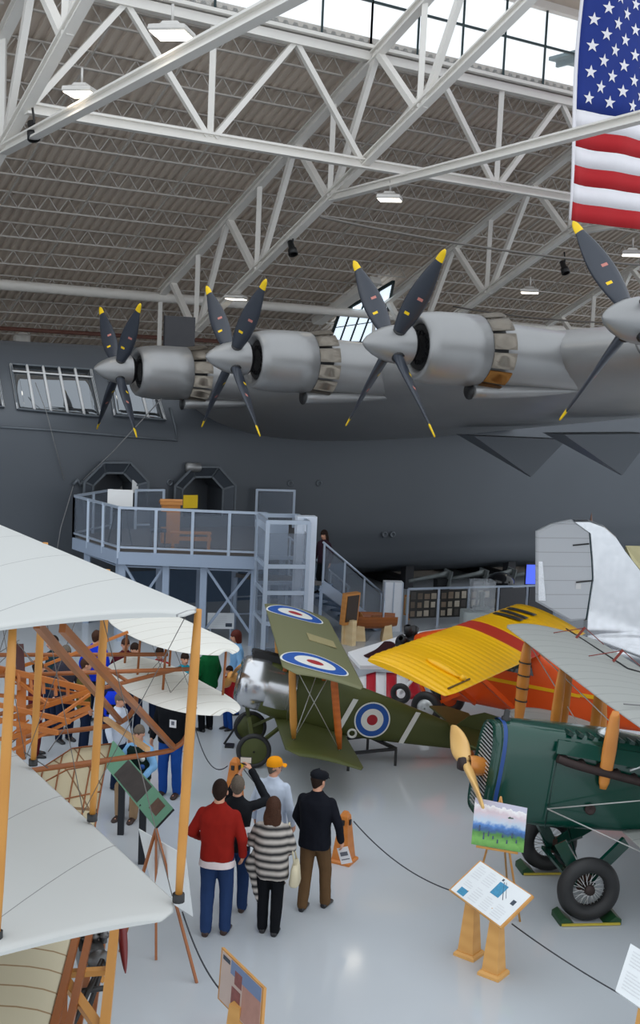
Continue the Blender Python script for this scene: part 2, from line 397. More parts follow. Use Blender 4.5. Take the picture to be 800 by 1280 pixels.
# ================================================================ the flying boat
AFT, PORT = V((.883, .469, 0)), V((.469, -.883, 0))
C0 = V((-7.04, 35.15, 0))
SILVER = mat('aluminium_paint', (.30, .30, .30), .38, .55, .10, 1.2, spec=.5)
SILVER_SHADE = mat('shaded_silver_paint', (.078, .088, .102), .42, .2, .10, .35, spec=.5)  # aircraft is silver all over; shade on hull and fairings is put into this colour
BLADE = mat('blade_black', (.030, .036, .050), .35, 0, .1); YEL = mat('tip_yellow', rgb(236, 196, 10), .5); DARK = mat('dark_void', (.008, .008, .009), .8, 0, 0)
BRONZE = mat('flap_metal', (.36, .32, .27), .35, .7, .3, 5); BRONZE2 = mat('flap_bronze', rgb(160, 110, 50), .35, .6, .2, 5)
GLASSD = mat('window_glass_dark', (.20, .215, .23), .03, .85, 0, spec=.9)
MULL = mat('mullion_white', (.6, .6, .6), .4); STK = mat('sticker', rgb(190, 120, 110), .6)
fb = T('flying_boat', C0, 'giant silver-grey flying boat with a row of four-bladed engines along its wing', 'flying boat', R=frame(AFT))
# own axes: x aft, y is LEFT of x (= away from camera side), so port is -y
PROF = [(0, .1), (1.4, .42), (2.72, .82), (2.95, 1.6), (3.0, 2.6), (3.0, 4.6), (2.86, 5.3), (2.45, 6.0), (1.85, 6.6), (1.0, 7.05), (0, 7.2)]
def hull_k(x):
    if x < -5: return max(.05, math.sqrt(max(0, 1-((-5-x)/12)**2)))
    if x > 22: return 1-.022*(x-22)
    return 1.
def hull_sec(x, u):
    """port-side profile point, u 0 keel .. 1 top"""
    k = hull_k(x); t = u*(len(PROF)-1); i = min(int(t), len(PROF)-2); f = t-i
    g = lambda j: PROF[max(0, min(len(PROF)-1, j))]
    def cr(a, b, c, d): return .5*(2*b+(c-a)*f+(2*a-5*b+4*c-d)*f*f+(3*b-a-3*c+d)*f**3)
    y = cr(-g(1)[0] if i == 0 else g(i-1)[0], g(i)[0], g(i+1)[0], -g(9)[0] if i == 9 else g(i+2)[0])
    z = cr(g(1)[1] if i == 0 else g(i-1)[1], g(i)[1], g(i+1)[1], g(9)[1] if i == 9 else g(i+2)[1])
    if i < 2: y, z = lerp(g(i)[0], g(i+1)[0], f), lerp(g(i)[1], g(i+1)[1], f)
    rise = 0 if x < 16 else .03*(x-16)**1.3
    zz = .1+(z-.1)*lerp(1, k, .45)+(rise*(1-z/7.2))
    return V((x, -y*k, zz))
NU = 44; xs = [-17+i*.75 for i in range(72)]
rings = []
for x in xs:
    half = [hull_sec(x, i/NU) for i in range(NU+1)]
    rings.append(half+[V((p.x, -p.y, p.z)) for p in half[-2:0:-1]])
hull = fb.l('hull', MB().loft(rings, 0, True), SILVER_SHADE)
# ---- door openings cut through the port side
def side(px, py, off=0.): # world pixel -> local point on the flat port side
    n = PORT; p0 = C0+PORT*(3.0+off); return fb.I@atplane(px, py, p0, n)
doors = [((116, 591, 168, 640)), ((228, 596, 277, 645))]
cut = MB(); boxes = []
for (x0, y0, x1, y1) in doors:
    a = side(x0, y0); b = side(x1, y1); c = V(((a.x+b.x)/2, -2.6, (a.z+b.z)/2)); d = (b.x-a.x, 1.6, abs(a.z-b.z)); boxes.append((c, d))
    hx, hz, ch = d[0]/2, d[2]/2, .35
    po = [(c.x-hx, -1.9, c.z-hz), (c.x+hx, -1.9, c.z-hz), (c.x+hx, -1.9, c.z+hz-ch), (c.x+hx-ch, -1.9, c.z+hz), (c.x-hx+ch, -1.9, c.z+hz), (c.x-hx, -1.9, c.z+hz-ch)]
    cut.prism(po, (0, -2.2, 0))
co = cut.build('cutter', DARK); co.parent = fb.o
bm_ = hull.modifiers.new('cut', 'BOOLEAN'); bm_.object = co; bm_.operation = 'DIFFERENCE'; bm_.solver = 'EXACT'
bpy.context.view_layer.update(); dg = bpy.context.evaluated_depsgraph_get()
me = bpy.data.meshes.new_from_object(hull.evaluated_get(dg)); hull.modifiers.clear(); hull.data = me; bpy.data.objects.remove(co)
for f in me.polygons: f.use_smooth = True
me.set_sharp_from_angle(angle=math.radians(35))
FRM = mat('door_frame_grey', rgb(92, 98, 104), .45, .3)
SIGNW = mat('sign_white', (.75, .75, .74), .5, 0, .03)
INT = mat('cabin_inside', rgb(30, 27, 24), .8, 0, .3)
for (c, d), nm in zip(boxes, (0, 1)):
    hx, hz = d[0]/2, d[2]/2
    def octo(e, y, ch):
        return [V((c.x-hx-e, y, c.z-hz)), V((c.x-hx-e, y, c.z+hz-ch+e*.4)), V((c.x-hx+ch-e*.4, y, c.z+hz+e)), V((c.x+hx-ch+e*.4, y, c.z+hz+e)), V((c.x+hx+e, y, c.z+hz-ch+e*.4)), V((c.x+hx+e, y, c.z-hz))]
    inn, out = octo(.0, -3.03, .35), octo(.30, -3.22, .35)
    mb = MB()
    for P_ in (inn, out):
        for a, b in zip(P_, P_[1:]): mb.bar(a, b, .055, .055)
    for a, b in zip(inn, out): mb.bar(a, b, .05, .05)
    pt = fb.l('door_surround', mb, FRM)
    mb = MB()
    for i in range(5): mb.add([inn[i], inn[i+1], out[i+1], out[i]], [(0, 1, 2, 3)])
    fb.l('canopy_panel', mb, mat('canopy_grey', rgb(70, 76, 84), .5, .2), pt)
    mb = MB().box((c.x, 1.2, c.z), (d[0]+5, .05, d[2]+1.6)).box((c.x, -.8, c.z-hz-.05), (d[0]+1.6, 3.4, .06))
    for i in range(3): mb.box((c.x-.5+.5*i, -.2, c.z+.1), (.06, .1, d[2]))
    fb.l('cabin_bulkhead', mb, INT, pt)
mb = MB().box(side(166+6, 608, .06), (.32, .02, .36)); fb.l('door_notice', mb, SIGNW)
mb = MB().box(side(238, 627, .55), (.42, .03, .36)); fb.l('yellow_notice', mb, YEL)
fb.l('door_lamp', MB().lathe(side(232, 584, .14), (1, 0, 0), [(0, .02), (.03, .13), (.42, .13), (.5, .02)], 12), SILVER)
for px, py in ((362, 604), (398, 604), (212, 603), (480, 668), (490, 668)):
    fb.l('porthole_fitting', MB().lathe(side(px, py, -.02), (0, -1, 0), [(0, .10), (.06, .10), (.06, .05), (.03, .05), (.03, .001)], 12), FRM)
# mooring bracket and guy wires at the first door
fb.l('mooring_fitting', MB().tube([side(92, 606, .1), side(97, 600, .15), side(100, 606, .12), side(104, 602, .1)], .05, 8), FRM)
fb.l('guy_wire', MB().tube([side(104, 600, .1), side(140, 566, .6), fb.I@at(205, 495, 30.8)], .015, 5).tube([side(92, 606, .1), side(76, 660, .3), side(66, 720, .5)], .013, 5).tube([side(80, 600, .1), side(58, 515, .2), side(44, 478, -.1)], .012, 5), mat('wire_grey', (.2, .2, .2), .5))
# ---- cockpit glazing on the rounded shoulder
def hull_at(px, py):
    """local point of the hull's port surface seen at a pixel (bisect along the ray)"""
    o = fb.I@EYE; d = (fb.I.to_3x3()@ray(px, py)).normalized()
    def inside(p):
        if p.x < -16.5: return False
        for i in range(NU*2):
            pass
        # half width at this height
        best = None
        lo, hi = 0., 1.
        for _ in range(22):
            m_ = (lo+hi)/2
            if hull_sec(p.x, m_).z < p.z: lo = m_
            else: hi = m_
        q = hull_sec(p.x, lo); return abs(p.y) < abs(q.y) and .1 < p.z < 7.2
    a = 20.
    while a < 60 and not inside(o+d*a): a += .25
    lo, hi = a-.25, a
    for _ in range(18):
        m_ = (lo+hi)/2
        if inside(o+d*m_): hi = m_
        else: lo = m_
    return o+d*lo
def hull_patch(c4, nu, nv, off):
    """quad of pixel corners (tl,tr,br,bl) draped over the hull"""
    P = {}
    for i in range(nu+1):
        for j in range(nv+1):
            u, v = i/nu, j/nv
            x = lerp(lerp(c4[0][0], c4[1][0], u), lerp(c4[3][0], c4[2][0], u), v); y = lerp(lerp(c4[0][1], c4[1][1], u), lerp(c4[3][1], c4[2][1], u), v)
            p = hull_at(x, y); P[i, j] = p+V((0, -1, .55)).normalized()*off
    return P
def patch_mesh(P, nu, nv):
    mb = MB(); mb.grid(lambda u, v: P[round(u*nu), round(v*nv)], nu, nv, 0, True, V((0, .03, -.015))); return mb
for c4, nm in (([(13, 456), (113, 463), (126, 522), (22, 512)], 5), ([(136, 470), (190, 473), (206, 526), (143, 520)], 3), ([(-40, 452), (-6, 455), (4, 510), (-30, 506)], 2)):
    P = hull_patch(c4, nm*2, 6, .03)
    w_ = fb.l('flight_deck_window', patch_mesh(P, nm*2, 6), GLASSD)
    mb = MB()
    for i in range(0, nm*2+1, 2): mb.tube([P[i, j]+V((0, -.012, .008)) for j in range(7)], .038, 6)
    if nm == 5: mb.tube([P[i, 1]+V((0, -.03, .02)) for i in range(nm*2+1)], .025, 6)
    fb.l('window_mullion', mb, MULL, w_)
    mb = MB()
    n2 = nm*2; loop = [P[i, 0] for i in range(n2+1)]+[P[n2, j] for j in range(1, 7)]+[P[i, 6] for i in range(n2-1, -1, -1)]+[P[0, j] for j in range(5, 0, -1)]
    mb.tube([p+V((0, -.015, .012)) for p in loop], .035, 6, closed=True)
    fb.l('window_surround', mb, FRM, w_)
seam = [hull_at(x, y)+V((0, -.02, .01)) for x, y in ((0, 534), (60, 538), (120, 543), (180, 548), (221, 551), (219, 535), (212, 510))]
fb.l('panel_seam', MB().tube(seam, .035, 6), FRM)
# ---- wing
hubs_px = [(147, 462, 30.5), (290, 447, 26.3), (490, 430, 22.3), (793, 400, 18.4)]
hubs = [fb.I@at(*h) for h in hubs_px]
def hub_line(y):  # y negative = port
    a, b = hubs[0], hubs[3]; t = (y-a.y)/(b.y-a.y); return a.lerp(b, t)
def wing_sec(y, n=22):
    h = hub_line(y); t = (y-hubs[0].y)/(hubs[3].y-hubs[0].y)
    ch = lerp(10.7, 6.9, t); th_ = lerp(2.35, 1.2, t); x0 = h.x+3.15; z0 = h.z-.10+lerp(-.12, .12, t); up = []; lo = []
    for i in range(n+1):
        s = (1-math.cos(PI*i/n))/2
        yt = 5*(.2969*math.sqrt(s)-.126*s-.3516*s*s+.2843*s**3-.1036*s**4)
        cam_ = .02*math.sin(PI*s)*ch; dz = -s*ch*.085
        up.append(V((x0+s*ch, y, z0+cam_+dz+yt*th_*.86))); lo.append(V((x0+s*ch, y, z0+cam_+dz-yt*th_*1.06)))
    return up+lo[-2:0:-1]
ys = [-1.0-i*1.0 for i in range(30)]
fb.l('wing', MB().loft([wing_sec(y) for y in ys], 0, True), SILVER)
# wing root fillet
def fillet(y, g):
    s = wing_sec(y); c = sum(s, V())/len(s); return [c+(p-c)*g for p in s]
# flap hinge fairings under the trailing edge
for (a, b, c) in (((588, 562), (704, 566), (664, 596)), ((700, 562), (812, 560), (778, 594))):
    Yd = 30.0 if a[0] < 600 else 27.5
    pa, pb, pc = [fb.I@at(x, y, Yd+(x-a[0])*.012) for x, y in (a, b, c)]
    pa.z += .35; pb.z += .35; yv = V((0, .34, 0))
    mb = MB().add([pa-yv*.3, pb-yv*.3, pc, pa+yv*2, pb+yv*2, pc+yv*.3], [(0, 1, 2), (3, 5, 4), (0, 2, 5, 3), (1, 4, 5, 2), (0, 3, 4, 1)])
    fb.l('flap_hinge_fairing', mb, SILVER_SHADE)
# ---- engines
def blade_mesh(Lb):
    """along +z, root at z .3, chord twist, yellow tip"""
    mb = MB(); rings = []; N = 32; n = 12
    for i in range(N+1):
        r = lerp(.26, Lb, i/N); q = i/N
        wd = (.085+.125*math.sin(PI*min(1, q*1.12+.04))**.9)*(1 if q < .84 else max(.12, (max(0, 1-((q-.84)/.163)**2))**.4))*(1-.12*q)
        tk = lerp(.10, .015, q**.6); an = math.radians(lerp(64, 36, q))
        ring = []
        for k in range(n):
            a = 2*PI*k/n; cx, ty = math.cos(a)*wd, math.sin(a)*tk
            ring.append(V((-math.sin(an)*cx+math.cos(an)*ty, math.cos(an)*cx+math.sin(an)*ty, r)))
        rings.append(ring)
    mb.loft(rings, lambda i, k: 1 if i >= 28 else (2 if i == 14 and k in (2, 8) else (1 if i == 8 and k in (3, 9) else 0)), True)
    return mb
BL = 2.26
bl_me = None
for ei, h in enumerate(hubs+[V((-1.5, 6.1, hubs[0].z))]):
    M_ = Matrix.Translation(h)
    fr = 1.0
    # spinner + propeller
    mb = MB().lathe((0, 0, 0), (1, 0, 0), [(-.62, .001), (-.60, .05), (-.52, .13), (-.38, .22), (-.2, .30), (0, .35), (.2, .375), (.32, .37)], 28)
    mb.v = [v+h for v in mb.v]; pr = fb.l('propeller', mb, SILVER)
    mb = MB().lathe((0, 0, 0), (1, 0, 0), [(.32, .37), (.34, .36), (.42, .30), (.42, .001)], 24); mb.v = [v+h for v in mb.v]; fb.l('hub_plate', mb, BLK, pr)
    for k in range(4):
        a = PI/4+k*PI/2
        if bl_me is None:
            b_ = blade_mesh(BL).build('blade', [BLADE, YEL, STK]); bl_me = b_.data
        else: b_ = bpy.data.objects.new('blade', bl_me); col.objects.link(b_)
        b_.parent = pr; b_.matrix_local = Matrix.Translation(h)@Matrix.Rotation(a, 4, 'X')
        c_ = V((0, -math.sin(a), math.cos(a)))
        mb = MB().lathe(h+c_*.27, c_, [(0, .12), (.09, .12), (.09, .07)], 14); fb.l('blade_socket', mb, BLK, pr)
    # cowling
    pf = [(.95, .40), (.62, .43), (.50, .50), (.47, .56), (.52, .61), (.68, .655), (.95, .685), (1.35, .69), (1.82, .685), (1.82, .62), (1.7, .6)]
    mb = MB().lathe((0, 0, 0), (1, 0, 0), pf, 40); mb.v = [v+h-V((0, 0, .03)) for v in mb.v]; nc = fb.l('engine_nacelle', mb, SILVER)
    mb = MB().lathe((0, 0, 0), (1, 0, 0), [(.6, .42), (.6, .02)], 24)
    for k in range(14):
        a = 2*PI*k/14; mb.lathe((.58, .28*math.cos(a), .28*math.sin(a)), (1, 0, 0), [(0, .05), (.1, .06)], 6)
    mb.v = [v+h-V((0, 0, .03)) for v in mb.v]; fb.l('engine_front', mb, BLK, nc)
    # rear body into the wing
    rings = []
    L_ = 5.4
    for i in range(15):
        s = i/14; x = 1.7+L_*s; r = lerp(.61, .34, s**2.2); ring = []
        for k in range(28):
            a = 2*PI*k/28; ring.append(h+V((x, r*math.cos(a), -.06-.55*s*.35+r*1.02*math.sin(a))))
        rings.append(ring)
    fb.l('nacelle_body', MB().loft(rings, 0, True), SILVER, nc)
    # cowl flaps: a ring of plates
    for k in range(12):
        a0 = 2*PI*k/12+.045; a1 = 2*PI*(k+1)/12-.045; mb = MB()
        mb.grid(lambda u, v: h+V((lerp(1.82, 2.30, u), lerp(.69, .755, u)*math.cos(lerp(a0, a1, v)), -.03+lerp(.69, .755, u)*math.sin(lerp(a0, a1, v)))), 2, 4, 0, True, V((.0, 0, 0)))
        mb.grid(lambda u, v: h+V((lerp(1.82, 2.30, u), lerp(.67, .735, u)*math.cos(lerp(a0, a1, v)), -.03+lerp(.67, .735, u)*math.sin(lerp(a0, a1, v)))), 2, 4, 0, True)
        o = fb.l('cowl_flap', mb, BRONZE2 if (ei == 2 and k in (7, 8)) else BRONZE, nc)
    mb = MB().lathe((0, 0, 0), (1, 0, 0), [(1.8, .63), (2.2, .61)], 28); mb.v = [v+h-V((0, 0, .03)) for v in mb.v]; fb.l('flap_gap', mb, BLK, nc)
    # scoop below
    rings = []
    for i in range(9):
        s = i/8; x = 1.75+2.6*s; r = .24*math.sin(min(1, .62+s*.25)*PI/2)*(1-.75*s**2); rings.append([h+V((x, r*1.15*math.cos(2*PI*k/16)-.05, -.80+.10*s+r*.75*math.sin(2*PI*k/16))) for k in range(16)])
    sp = fb.l('oil_cooler_scoop', MB().loft(rings, 0, True), SILVER, nc)
    mb = MB().lathe((1.73, -.05, -.80), (1, 0, 0), [(0, .001), (0, .17), (.03, .17)], 14); mb.v = [v+h for v in mb.v]; fb.l('scoop_mouth', mb, BLK, nc)
# box on the wing root behind the first engine
c_ = fb.I@at(224, 420, 36); fb.l('hatch_cover', MB().box(c_, (.95, .12, 1.15)).box(c_+V((0, .2, -.5)), (.5, .4, .15)), mat('hatch_grey', rgb(52, 52, 56), .6))
# launching cradle under the keel, dark
mb = MB()
for x in range(-6, 26, 4): mb.box((x, 0, .05), (.5, 4.4, .5)).bar((x, -2.3, 0), (x, -2.3, .8), .3)
fb.l('keel_block', mb, mat('cradle_dark', (.03, .03, .035), .7))
# blue-grey cradle wall along the hull foot behind the platform
fb.l('cradle_wall', MB().box((3.2, -2.75, .5), (8.5, .2, 1.0)), mat('cradle_blue', rgb(72, 92, 116), .5))
# ================================================================ the white box-kite biplane on the left
def linemat(name, c, c2, lines, rough=.7, coord='Object', metal=0., spec=.3, bump=0.):
    """fabric with thin sewn seams: lines = [(axis, period, width)]"""
    if name in MATS: return MATS[name]
    M = bpy.data.materials.new(name); M.use_nodes = True; nt = M.node_tree; b = nt.nodes['Principled BSDF']; N, L = nt.nodes.new, nt.links.new
    b.inputs['Roughness'].default_value = rough; b.inputs['Metallic'].default_value = metal; b.inputs['Specular IOR Level'].default_value = spec
    tc = N('ShaderNodeTexCoord'); sp = N('ShaderNodeSeparateXYZ'); L(tc.outputs[coord], sp.inputs[0])
    acc = None
    for ax, per, wd in lines:
        a = N('ShaderNodeMath'); a.operation = 'DIVIDE'; a.inputs[1].default_value = per
        if isinstance(ax, str): L(sp.outputs[ax], a.inputs[0])
        else:
            dp_ = N('ShaderNodeVectorMath'); dp_.operation = 'DOT_PRODUCT'; L(tc.outputs[coord], dp_.inputs[0]); dp_.inputs[1].default_value = ax; L(dp_.outputs['Value'], a.inputs[0])
        f = N('ShaderNodeMath'); f.operation = 'FRACT'; L(a.outputs[0], f.inputs[0])
        l = N('ShaderNodeMath'); l.operation = 'LESS_THAN'; L(f.outputs[0], l.inputs[0]); l.inputs[1].default_value = wd/per
        if acc is None: acc = l
        else:
            mx_ = N('ShaderNodeMath'); mx_.operation = 'MAXIMUM'; L(acc.outputs[0], mx_.inputs[0]); L(l.outputs[0], mx_.inputs[1]); acc = mx_
    mx = N('ShaderNodeMix'); mx.data_type = 'RGBA'; mx.inputs['A'].default_value = (*c, 1); mx.inputs['B'].default_value = (*c2, 1)
    L(acc.outputs[0], mx.inputs['Factor']); L(mx.outputs['Result'], b.inputs['Base Color'])
    if bump:
        bp = N('ShaderNodeBump'); bp.inputs['Strength'].default_value = bump; bp.inputs['Distance'].default_value = .02; L(acc.outputs[0], bp.inputs['Height']); L(bp.outputs['Normal'], b.inputs['Normal'])
    MATS[name] = M; return M
def airfoil(n=14):
    """unit section: list of (s, z) round the outline, thickness 1 = max thickness"""
    up, lo = [], []
    for i in range(n+1):
        s = (1-math.cos(PI*i/n))/2; yt = 5*(.2969*math.sqrt(s)-.126*s-.3516*s*s+.2843*s**3-.1036*s**4)
        up.append((s, yt)); lo.append((s, -yt))
    return up+lo[-2:0:-1]
AF = airfoil()
def wing_rings(stations, th, camber=.03, rot=0.):
    """stations: (y, x_lead, chord, z[, thickness factor]); x runs aft"""
    R_ = []
    for st in stations:
        y, xl, c, z = st[:4]; tf = st[4] if len(st) > 4 else 1; t_ = th*.5*tf
        R_.append([V((xl+s*c, y, z+c*camber*math.sin(PI*s**.8)+a*t_-rot*s*c)) for s, a in AF])
    return R_
CANVAS = linemat('white_canvas', rgb(196, 197, 194), rgb(140, 140, 140), [((-.77, 1, 0), 1.27, .012)], .65)
SPR = wavemat('spruce', rgb(202, 142, 66), rgb(190, 128, 54), 'Z', .6, .4, dist=3, coord='Object')
SPRD = wavemat('spruce_dark', rgb(152, 88, 40), rgb(136, 74, 32), 'X', .6, .4, dist=3, coord='Object')
WIRE = mat('wire_steel', (.16, .15, .14), .45, .3, 0)
FWD_W = V((.85, .527, 0)); L0 = atz(228, 1135, 2.83)
wr = T('white_biplane', (L0.x, L0.y, 0), 'large white fabric pioneer biplane with wooden struts filling the left side', 'aeroplane', R=frame(FWD_W))
def canvas_wing(z, dx, n=22):
    # x forward here; wing tip at y=0, other tip at y=9.6; aft is -x
    st = []
    for i in range(n+1):
        y = lerp(-.13, 9.6, (i/n)**1.5)
        rd = .24*max(0, 1-(y+.13)/.26)**2; st.append((y, rd*.9, 2.0-rd*1.4, 0))
    R_ = []
    for (y, xl, c, _) in st:
        R_.append([V((dx-xl-s*c, y, z+.085*c*math.sin(PI*min(1, s**.75))*.3+a*.035-.02*s-.006*max(0, y))) for s, a in AF])
    return R_
wr.l('lower_wing', MB().loft(canvas_wing(2.83, 0.0), 0, True), CANVAS)
wr.l('upper_wing', MB().loft(canvas_wing(5.0, .10), 0, True), CANVAS)
for y in (.07, 1.80, 3.36, 5.0, 6.6, 8.0, 9.5):
    for x in (.0, -1.33):
        a, b = V((x, y, 2.86)), V((x+.08, y, 5.0)); mb = MB()
        mb.tube([a, a.lerp(b, .15), a.lerp(b, .5), a.lerp(b, .85), b], [.026, .034, .038, .034, .026], 10)
        s_ = wr.l('wing_strut', mb, SPR); 
        wr.l('strut_fitting', MB().lathe(a+V((0, 0, -.01)), (0, 0, 1), [(0, .045), (.06, .045), (.06, .02)], 10), BLK, s_)
# rigging wires
mb = MB(); ysx = (.07, 1.88, 3.43, 5.0)
for a, b in zip(ysx, ysx[1:]):
    mb.tube([(-.05, a, 2.9), (-.02, b, 4.95)], .004, 4).tube([(-.05, b, 2.9), (-.02, a, 4.95)], .004, 4)
    mb.tube([(-1.5, a, 2.9), (-1.47, b, 4.95)], .004, 4)
wr.l('rigging_wire', mb, WIRE)
# skids, curved up in front
for i, (y, x1) in enumerate(((4.81, 2.25), (6.0, 2.08))):
    pts = catmull([(-1.6, y, 2.28), (.5, y, 2.28), (x1-.35, y, 2.28), (x1-.08, y-.02, 2.33), (x1+.04, y-.05, 2.46), (x1+.07, y-.06, 2.65), (x1+.02, y-.05, 2.80)], 6)
    wr.l('skid', MB().tube(pts, .032, 8), SPRD)
    wr.l('front_brace', MB().bar((x1-.1, y, 2.32), wr.I@atz(78 if i == 0 else 46, 785 if i == 0 else 780, 4.93), .045, .06), SPRD)
wr.l('skid_crosspiece', MB().bar((1.8, 4.75, 2.36), (1.8, 6.05, 2.36), .06, .05), mat('pale_wood', rgb(214, 170, 120), .6))
# front elevator: two lens-shaped surfaces
def elev(cx, cy, z, hs, hc):
    N = 32; top, bot = [], []
    mb = MB(); R_ = []
    for i in range(N+1):
        q = -math.cos(PI*i/N); y = cy+hs*q; w_ = hc*max(.03, (1-abs(q)**3.2))**.5
        R_.append([V((cx+.10-(1-abs(q)**2)*.12+w_*(.9-2*s*.93), y, z+.05*math.sin(PI*s)+a*.022)) for s, a in AF])
    return mb.loft(R_, 0, True)
CAN2 = linemat('elevator_canvas', rgb(222, 220, 212), rgb(188, 182, 170), [('Y', .31, .012)], .65)
ec = V((2.30, 5.25))
for z, nm, dx, dy in ((2.90, 'lower_elevator', 0, .12), (3.50, 'upper_elevator', .12, .42)):
    wr.l(nm, elev(ec.x+dx, ec.y+dy, z, 1.38, .54), CAN2)
for dx, dy in ((-.15, -1.05), (-.2, -.35), (-.2, .4), (-.12, 1.0), (.38, -.75), (.4, 0.05), (.36, .7)):
    wr.l('elevator_strut', MB().tube([(ec.x+dx, ec.y+dy+.15, 2.93), (ec.x+dx+.05, ec.y+dy+.2, 3.5)], .016, 6), SPRD)
mb = MB()
for a, b in ((-1.05, -.35), (-.35, .4)): mb.tube([(ec.x-.17, ec.y+a, 2.95), (ec.x-.15, ec.y+b, 3.5)], .004, 4).tube([(ec.x-.17, ec.y+b, 2.95), (ec.x-.15, ec.y+a, 3.5)], .004, 4)
wr.l('elevator_wire', mb, WIRE)
for (a, b, r) in (((.0, 4.9, 3.35), (2.35, 4.85, 3.22), .025), ((0, 5.9, 3.35), (2.4, 5.6, 3.22), .025), ((.0, 4.9, 2.9), (2.3, 5.0, 3.20), .025), ((1.5, 4.7, 3.2), (1.5, 6.0, 3.2), .02), ((1.0, 4.7, 3.1), (1.0, 6.0, 3.1), .02)):
    wr.l('elevator_outrigger', MB().tube([a, b], r, 8), SPRD)
# exposed wooden centre frame, traced in plan then built as real spars
WO = wavemat('frame_wood', rgb(190, 112, 44), rgb(172, 96, 36), 'X', .7, .4, dist=3)
def lp(px, py, Y): return wr.I@at(px, py, Y)
bars = [((-12, 833, 12.6), (118, 864, 12.4), .05, .10), ((-12, 868, 12.6), (112, 880, 12.4), .05, .06), ((-10, 905, 12.2), (118, 862, 12.4), .06, .08), ((-10, 931, 11.9), (113, 884, 12.2), .06, .08),
        ((-6, 880, 12.0), (88, 902, 11.8), .05, .08), ((-6, 899, 12), (72, 916, 11.6), .05, .08), ((-10, 950, 11.8), (110, 890, 12.2), .04, .05), ((5, 838, 12.7), (60, 880, 12.2), .04, .05), ((27, 845, 12.7), (26, 948, 12.0), .16, .10),
        ((10, 853, 12.7), (110, 868, 12.5), .03, .03), ((30, 930, 11.9), (88, 902, 11.8), .03, .04), ((14, 918, 12), (36, 900, 12), .03, .03), ((50, 912, 11.8), (112, 868, 12.3), .04, .05), ((-10, 845, 12.9), (60, 822, 13.0), .05, .06), ((55, 832, 13), (160, 790, 13.4), .045, .05)]
for a, b, w_, h_ in bars: wr.l('frame_spar', MB().bar(lp(*a), lp(*b), w_*.62, h_*.6), WO)
for i in range(8):
    u = i/8; a = V((lerp(-8, 115, u), lerp(834, 863, u), 0)); wr.l('frame_rib', MB().bar(lp(a.x, a.y, 12.55), lp(a.x+1, a.y+24+u*-10, 12.5), .03, .05), WO)
mb = MB()
for a, b in (((24, 806, 12.9), (26, 842, 12.7)), ):
    mb.bar(lp(*a), lp(*b), .09, .05)
wr.l('control_lever', mb, mat('dark_red_wood', rgb(70, 28, 24), .5))
mb = MB()
for a, b in (((24, 806, 12.9), (0, 828, 12.6)), ((24, 806, 12.9), (40, 828, 12.6)), ((0, 815, 12.6), (24, 800, 12.9)), ((18, 800, 12.9), (44, 830, 12.5)), ((30, 940, 12), (60, 960, 12.2)), ((60, 940, 12), (95, 890, 12.2)), ((0, 940, 12), (50, 900, 12.2))):
    mb.tube([lp(*a), lp(*b)], .006, 4)
wr.l('control_wire', mb, WIRE)
# support posts under the wing, hidden from the balcony
for y in (2.2, 5.2): wr.l('support_post', MB().tube([(-1.45, y, 0), (-1.45, y, 2.86)], .05, 10).lathe((-1.45, y, 0), (0, 0, 1), [(0, .3), (.03, .3), (.05, .06)], 16), BLK)
# ================================================================ beige early aeroplane below the white wing
BEIGE = linemat('beige_linen', rgb(196, 186, 160), rgb(150, 124, 92), [('Y', .30, .022)], .7)
e0 = atz(92, 1180, 1.7)
ea = T('open_frame_aeroplane', (e0.x, e0.y, 0), 'beige ribbed aeroplane with an open wooden fuselage at the bottom left, under the white wing', 'aeroplane', R=frame((.955, .30, 0)))
def eas(px, py, z): return ea.I@atz(px, py, z)
b1 = eas(64, 1290, 1.7); b0_ = eas(92, 1180, 1.7)
R_ = []
for i in range(15):
    t = i/14; y = lerp(.55, -2.2, t); x0 = lerp(b0_.x, b1.x, (y-b0_.y)/(b1.y-b0_.y)); R_.append([V((x0-s*2.6, y, 1.72+.16*math.sin(PI*min(1, s**.7))+a*.05)) for s, a in AF])
ea.l('linen_wing', MB().loft(R_, 0, True), BEIGE)
mb = MB(); mb.bar((R_[0][0].x+.02, .6, 1.72), (R_[-1][0].x+.02, -2.2, 1.72), .06, .07); ea.l('wing_spar', mb, SPRD)
for (a, b, w_) in (((112, 1168, 1.65), (84, 1292, 1.65), .06), ((143, 1165, 1.65), (130, 1292, 1.65), .08), ((130, 1165, 1.0), (112, 1295, 1.0), .06), ((118, 1165, 1.1), (96, 1295, 1.1), .06)): ea.l('longeron', MB().bar(eas(*a), eas(*b), w_), SPR if w_ > .07 else SPRD)
for a, b, w_ in (((84, 1217, 1.6), (140, 1213, 1.6), .07), ((82, 1226, 1.62), (124, 1285, 1.62), .08), ((104, 1195, 1.5), (128, 1225, 1.2), .06)): ea.l('cross_brace', MB().bar(eas(*a), eas(*b), w_, .05), SPR)
for a, b in (((128, 1200, 1.6), (88, 1288, 1.3)), ((134, 1190, 1.5), (108, 1270, 1.1)), ((92, 1240, 1.4), (132, 1235, 1.4))): ea.l('black_pipe', MB().tube([eas(*a), eas(*b)], .025, 8), BLK)
mb = MB(); c_ = eas(112, 1190, 1.45); mb.box(c_, (.22, .34, .2))
for k in range(4): mb.lathe(c_+V((-.12+.08*k, .0, .08)), (0, 0, 1), [(0, .035), (.05, .035), (.05, .05), (.08, .05), (.08, .035), (.16, .035), (.16, 0.001)], 10)
mb.lathe(c_+V((.06, -.2, 0)), (0, 1, 0), [(0, .001), (0, .1), (.05, .1)], 12)
ea.l('engine_block', mb, mat('engine_metal', (.16, .16, .16), .4, .7, .3, 12))
c_ = eas(152, 1165, 1.55); R_ = []
